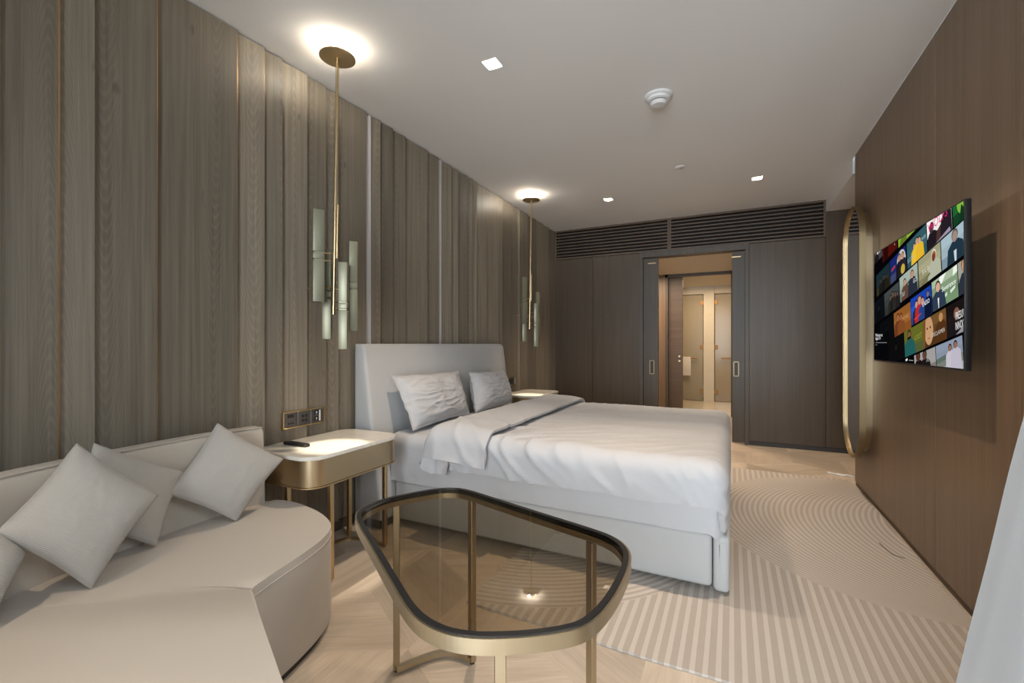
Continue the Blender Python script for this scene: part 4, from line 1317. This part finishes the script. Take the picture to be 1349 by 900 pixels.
    tile(.546, .523, [(120, 124, 44), (112, 118, 48), (98, 108, 60)], [('man', .28, .08, 1.35, (150, 104, 66), (40, 110, 106), (60, 44, 30)), ('p', [(.17, .30), (.38, .28), (.38, .38), (.18, .40)], (26, 26, 26)), ('t', 'LOOT', .74, .46, .26, (190, 190, 60))], .78)
    tile(.800, .474, [(104, 76, 42), (92, 64, 36), (70, 48, 28)], [('e', .26, .45, .20, .50, (184, 142, 104)), ('p', [(0, 0), (.14, 0), (.07, 1), (0, 1)], (110, 74, 36)), ('e', .20, .36, .03, .04, (60, 44, 36)), ('e', .34, .36, .03, .04, (60, 44, 36)), ('p', [(.22, .70), (.31, .70), (.30, .74), (.23, .74)], (150, 84, 74)), ('man', .80, .06, 1.2, (176, 130, 84), (76, 46, 22), (110, 70, 34)), ('t', 'DISCLAIMER', .66, .68, .19, (196, 190, 180))])
    tile(1.062, .425, [(24, 18, 18), (30, 22, 22), (26, 22, 24)], [('p', [(.80, 0), (1.1, 0), (1.1, .4), (.9, .3)], (150, 110, 92)), ('e', .36, .36, .1, .18, (120, 84, 70)), ('p', [(.3, 1), (.7, .74), (1, .86), (1, 1)], (140, 134, 140)), ('t', 'PRESUMED', .54, .46, .34, (232, 232, 230), .27), ('t', 'INNOCENT', .54, .76, .34, (232, 232, 230), .27)])
    # row 6
    tile(.690, .648, [(150, 146, 144), (120, 112, 108)], [('man', .2, -.05, 1.3, (80, 46, 36), (20, 16, 16), (16, 12, 12)), ('man', .52, .0, 1.2, (90, 60, 48), (26, 20, 20), (16, 12, 12)), ('t', 'ASTERS', .80, .34, .24, (150, 150, 150))])
    tile(.952, .599, [(146, 156, 176), (140, 150, 166), (124, 130, 120), (176, 174, 176)], [('p', [(0, .46), (.5, .36), (.5, .52), (0, .62)], (96, 112, 104)), ('man', .56, .14, .8, (150, 110, 90), (206, 200, 210), dk), ('man', .76, .10, .85, (150, 110, 90), (198, 192, 206), dk)], .9)
    # caption at the lower far side
    Qs = lambda a, b: (a, b)
    def plain_text(s, u, v, h, col):
        text(s, lambda a, b: (u + a, v + b), 0, 0, h, col, .001, 'LEFT')
    for s, v in (('Welcome to', .532), ('Apple TV', .553)):
        def Qp(a, b, v=v): return (.035 + a * 1.85, v + b)
        text(s, Qp, 0, 0, .028, (235, 235, 235), .001, 'LEFT')
    poly([(.035, .578), (.26, .578), (.26, .582), (.035, .582)], (120, 120, 122), .001)
    poly([(.035, .592), (.07, .592), (.07, .596), (.035, .596)], (120, 120, 122), .001)
    poly([(.57, .672), (.60, .664), (.60, .676), (.575, .682)], (220, 220, 220), .001)
    poly([(.62, .672), (.68, .672), (.68, .676), (.62, .676)], (150, 150, 150), .001)
    return bm
def screen_mat():
    t = NT('screen_picture')
    at = t.n('ShaderNodeAttribute'); at.attribute_name = 'glow'
    e = t.n('ShaderNodeEmission'); t.l(at.outputs['Color'], e.inputs[0]); e.inputs[1].default_value = 0.8
    t.l(e.outputs[0], t.out.inputs[0]); return t.m
o = obj('screen', screen(), screen_mat(), tv)
o['label'] = 'lit screen with slanted picture tiles and titles'

# ================================================================== LONG MIRROR
my0, my1, mz0, mz1 = 4.125, 4.68, 0.300, 2.285
def pill(y0, y1, z0, z1, n=18):
    r_ = (y1 - y0) / 2; c = (y0 + y1) / 2
    return [(c + r_ * math.cos(a), z1 - r_ + r_ * math.sin(a)) for a in [PI * k / n for k in range(n + 1)]] + \
           [(c + r_ * math.cos(a), z0 + r_ + r_ * math.sin(a)) for a in [PI + PI * k / n for k in range(n + 1)]]
def pillring(o0, o1, x0, x1):
    bm = BM(); n = len(o0)
    V = [[bm.verts.new((x, p[0], p[1])) for p in o] for o, x in ((o0, x0), (o0, x1), (o1, x1), (o1, x0))]
    for k in range(4):
        A, B = V[k], V[(k + 1) % 4]
        for i in range(n): bm.faces.new((A[i], A[(i + 1) % n], B[(i + 1) % n], B[i]))
    bmesh.ops.recalc_face_normals(bm, faces=bm.faces)
    return bm
def pillprism(o, x0, x1):
    bm = BM(); n = len(o)
    a = [bm.verts.new((x0, p[0], p[1])) for p in o]; b = [bm.verts.new((x1, p[0], p[1])) for p in o]
    bm.faces.new(a); bm.faces.new(b[::-1])
    for i in range(n): bm.faces.new((a[i], a[(i + 1) % n], b[(i + 1) % n], b[i]))
    bmesh.ops.recalc_face_normals(bm, faces=bm.faces)
    return bm
mir = thing('long_mirror', (.9, 4.40, mz0), 'tall pill shaped mirror in a deep brass frame on the walnut wall', 'mirror')
obj('frame', pillring(pill(my0, my1, mz0, mz1), pill(my0 + .008, my1 - .008, mz0 + .008, mz1 - .008), .852, .892), M['brassd'], mir, 30)
obj('inner_lip', pillring(pill(my0 + .0085, my1 - .0085, mz0 + .0085, mz1 - .0085), pill(my0 + .020, my1 - .020, mz0 + .020, mz1 - .020), .859, .872), M['brassd'], mir, 30)
obj('mirror_glass', pillprism(pill(my0 + .0085, my1 - .0085, mz0 + .0085, mz1 - .0085), .868, .8715), M['mirror'], mir, 30)
obj('mirror_body', pillprism(pill(my0 + .04, my1 - .04, mz0 + .055, mz1 - .055), .8925, .9395), M['brassh'], mir, 30)

# ================================================================== CURTAIN
bm = BM()
def cur_left(z):
    pts = [(0, .405), (.45, .493), (.87, .564), (1.4, .66), (2.0, .735), (2.78, .77)]
    for (a, b), (c, d) in zip(pts, pts[1:]):
        if z <= c: return b + (d - b) * (z - a) / (c - a)
    return pts[-1][1]
rows = []
nz, nx = 60, 110
for i in range(nz + 1):
    z = .012 + 2.775 * i / nz
    row = []
    for j in range(nx + 1):
        s = j / nx
        x = cur_left(z) + (.925 - cur_left(z)) * s
        amp = .055 * (1 - .25 * z / 2.8)
        y = 1.35 + amp * math.cos(2 * PI * 3.2 * s + .35 * math.sin(z * 1.3)) + .008 * noise.noise(Vector((s * 5, z * 3, 0)))
        if s < .03: y += .02 * (1 - s / .03)
        row.append(bm.verts.new((x, y, z)))
    rows.append(row)
for A, B in zip(rows, rows[1:]):
    for j in range(nx): bm.faces.new((A[j], A[j + 1], B[j + 1], B[j]))
bmesh.ops.recalc_face_normals(bm, faces=bm.faces)
thicken(bm, .003)
bmesh.ops.recalc_face_normals(bm, faces=bm.faces)
tag(obj('curtain', bm, M['curtain'], None, 80), 'pale grey curtain hanging in folds against the right wall, nearest the camera', 'curtain')

# ================================================================== SMALL LOOSE THINGS
bm = BM()
pts = catmull([(.80, 5.02, .007), (.84, 4.99, .007), (.88, 5.00, .007), (.92, 4.965, .007), (.90, 4.95, .007), (.86, 4.975, .007), (.93, 4.985, .007), (1.0, 4.96, .007)], 6, False)
tube(bm, pts, .007, 8)
tag(obj('white_cable', bm, M['white']), 'bunched white cable on the floor by the end of the walnut wall', 'cable')
bm = BM()
pts = catmull([(.79, 3.36, .0145), (.80, 3.27, .0145), (.815, 3.20, .0145), (.86, 3.18, .0145)], 6, False)
tube(bm, pts, .002, 6)
tag(obj('thin_cord', bm, M['gunmetal']), 'thin dark cord lying on the rug beside the walnut wall', 'cord')

for o in bpy.data.objects:
    if '_base' in o: del o['_base']
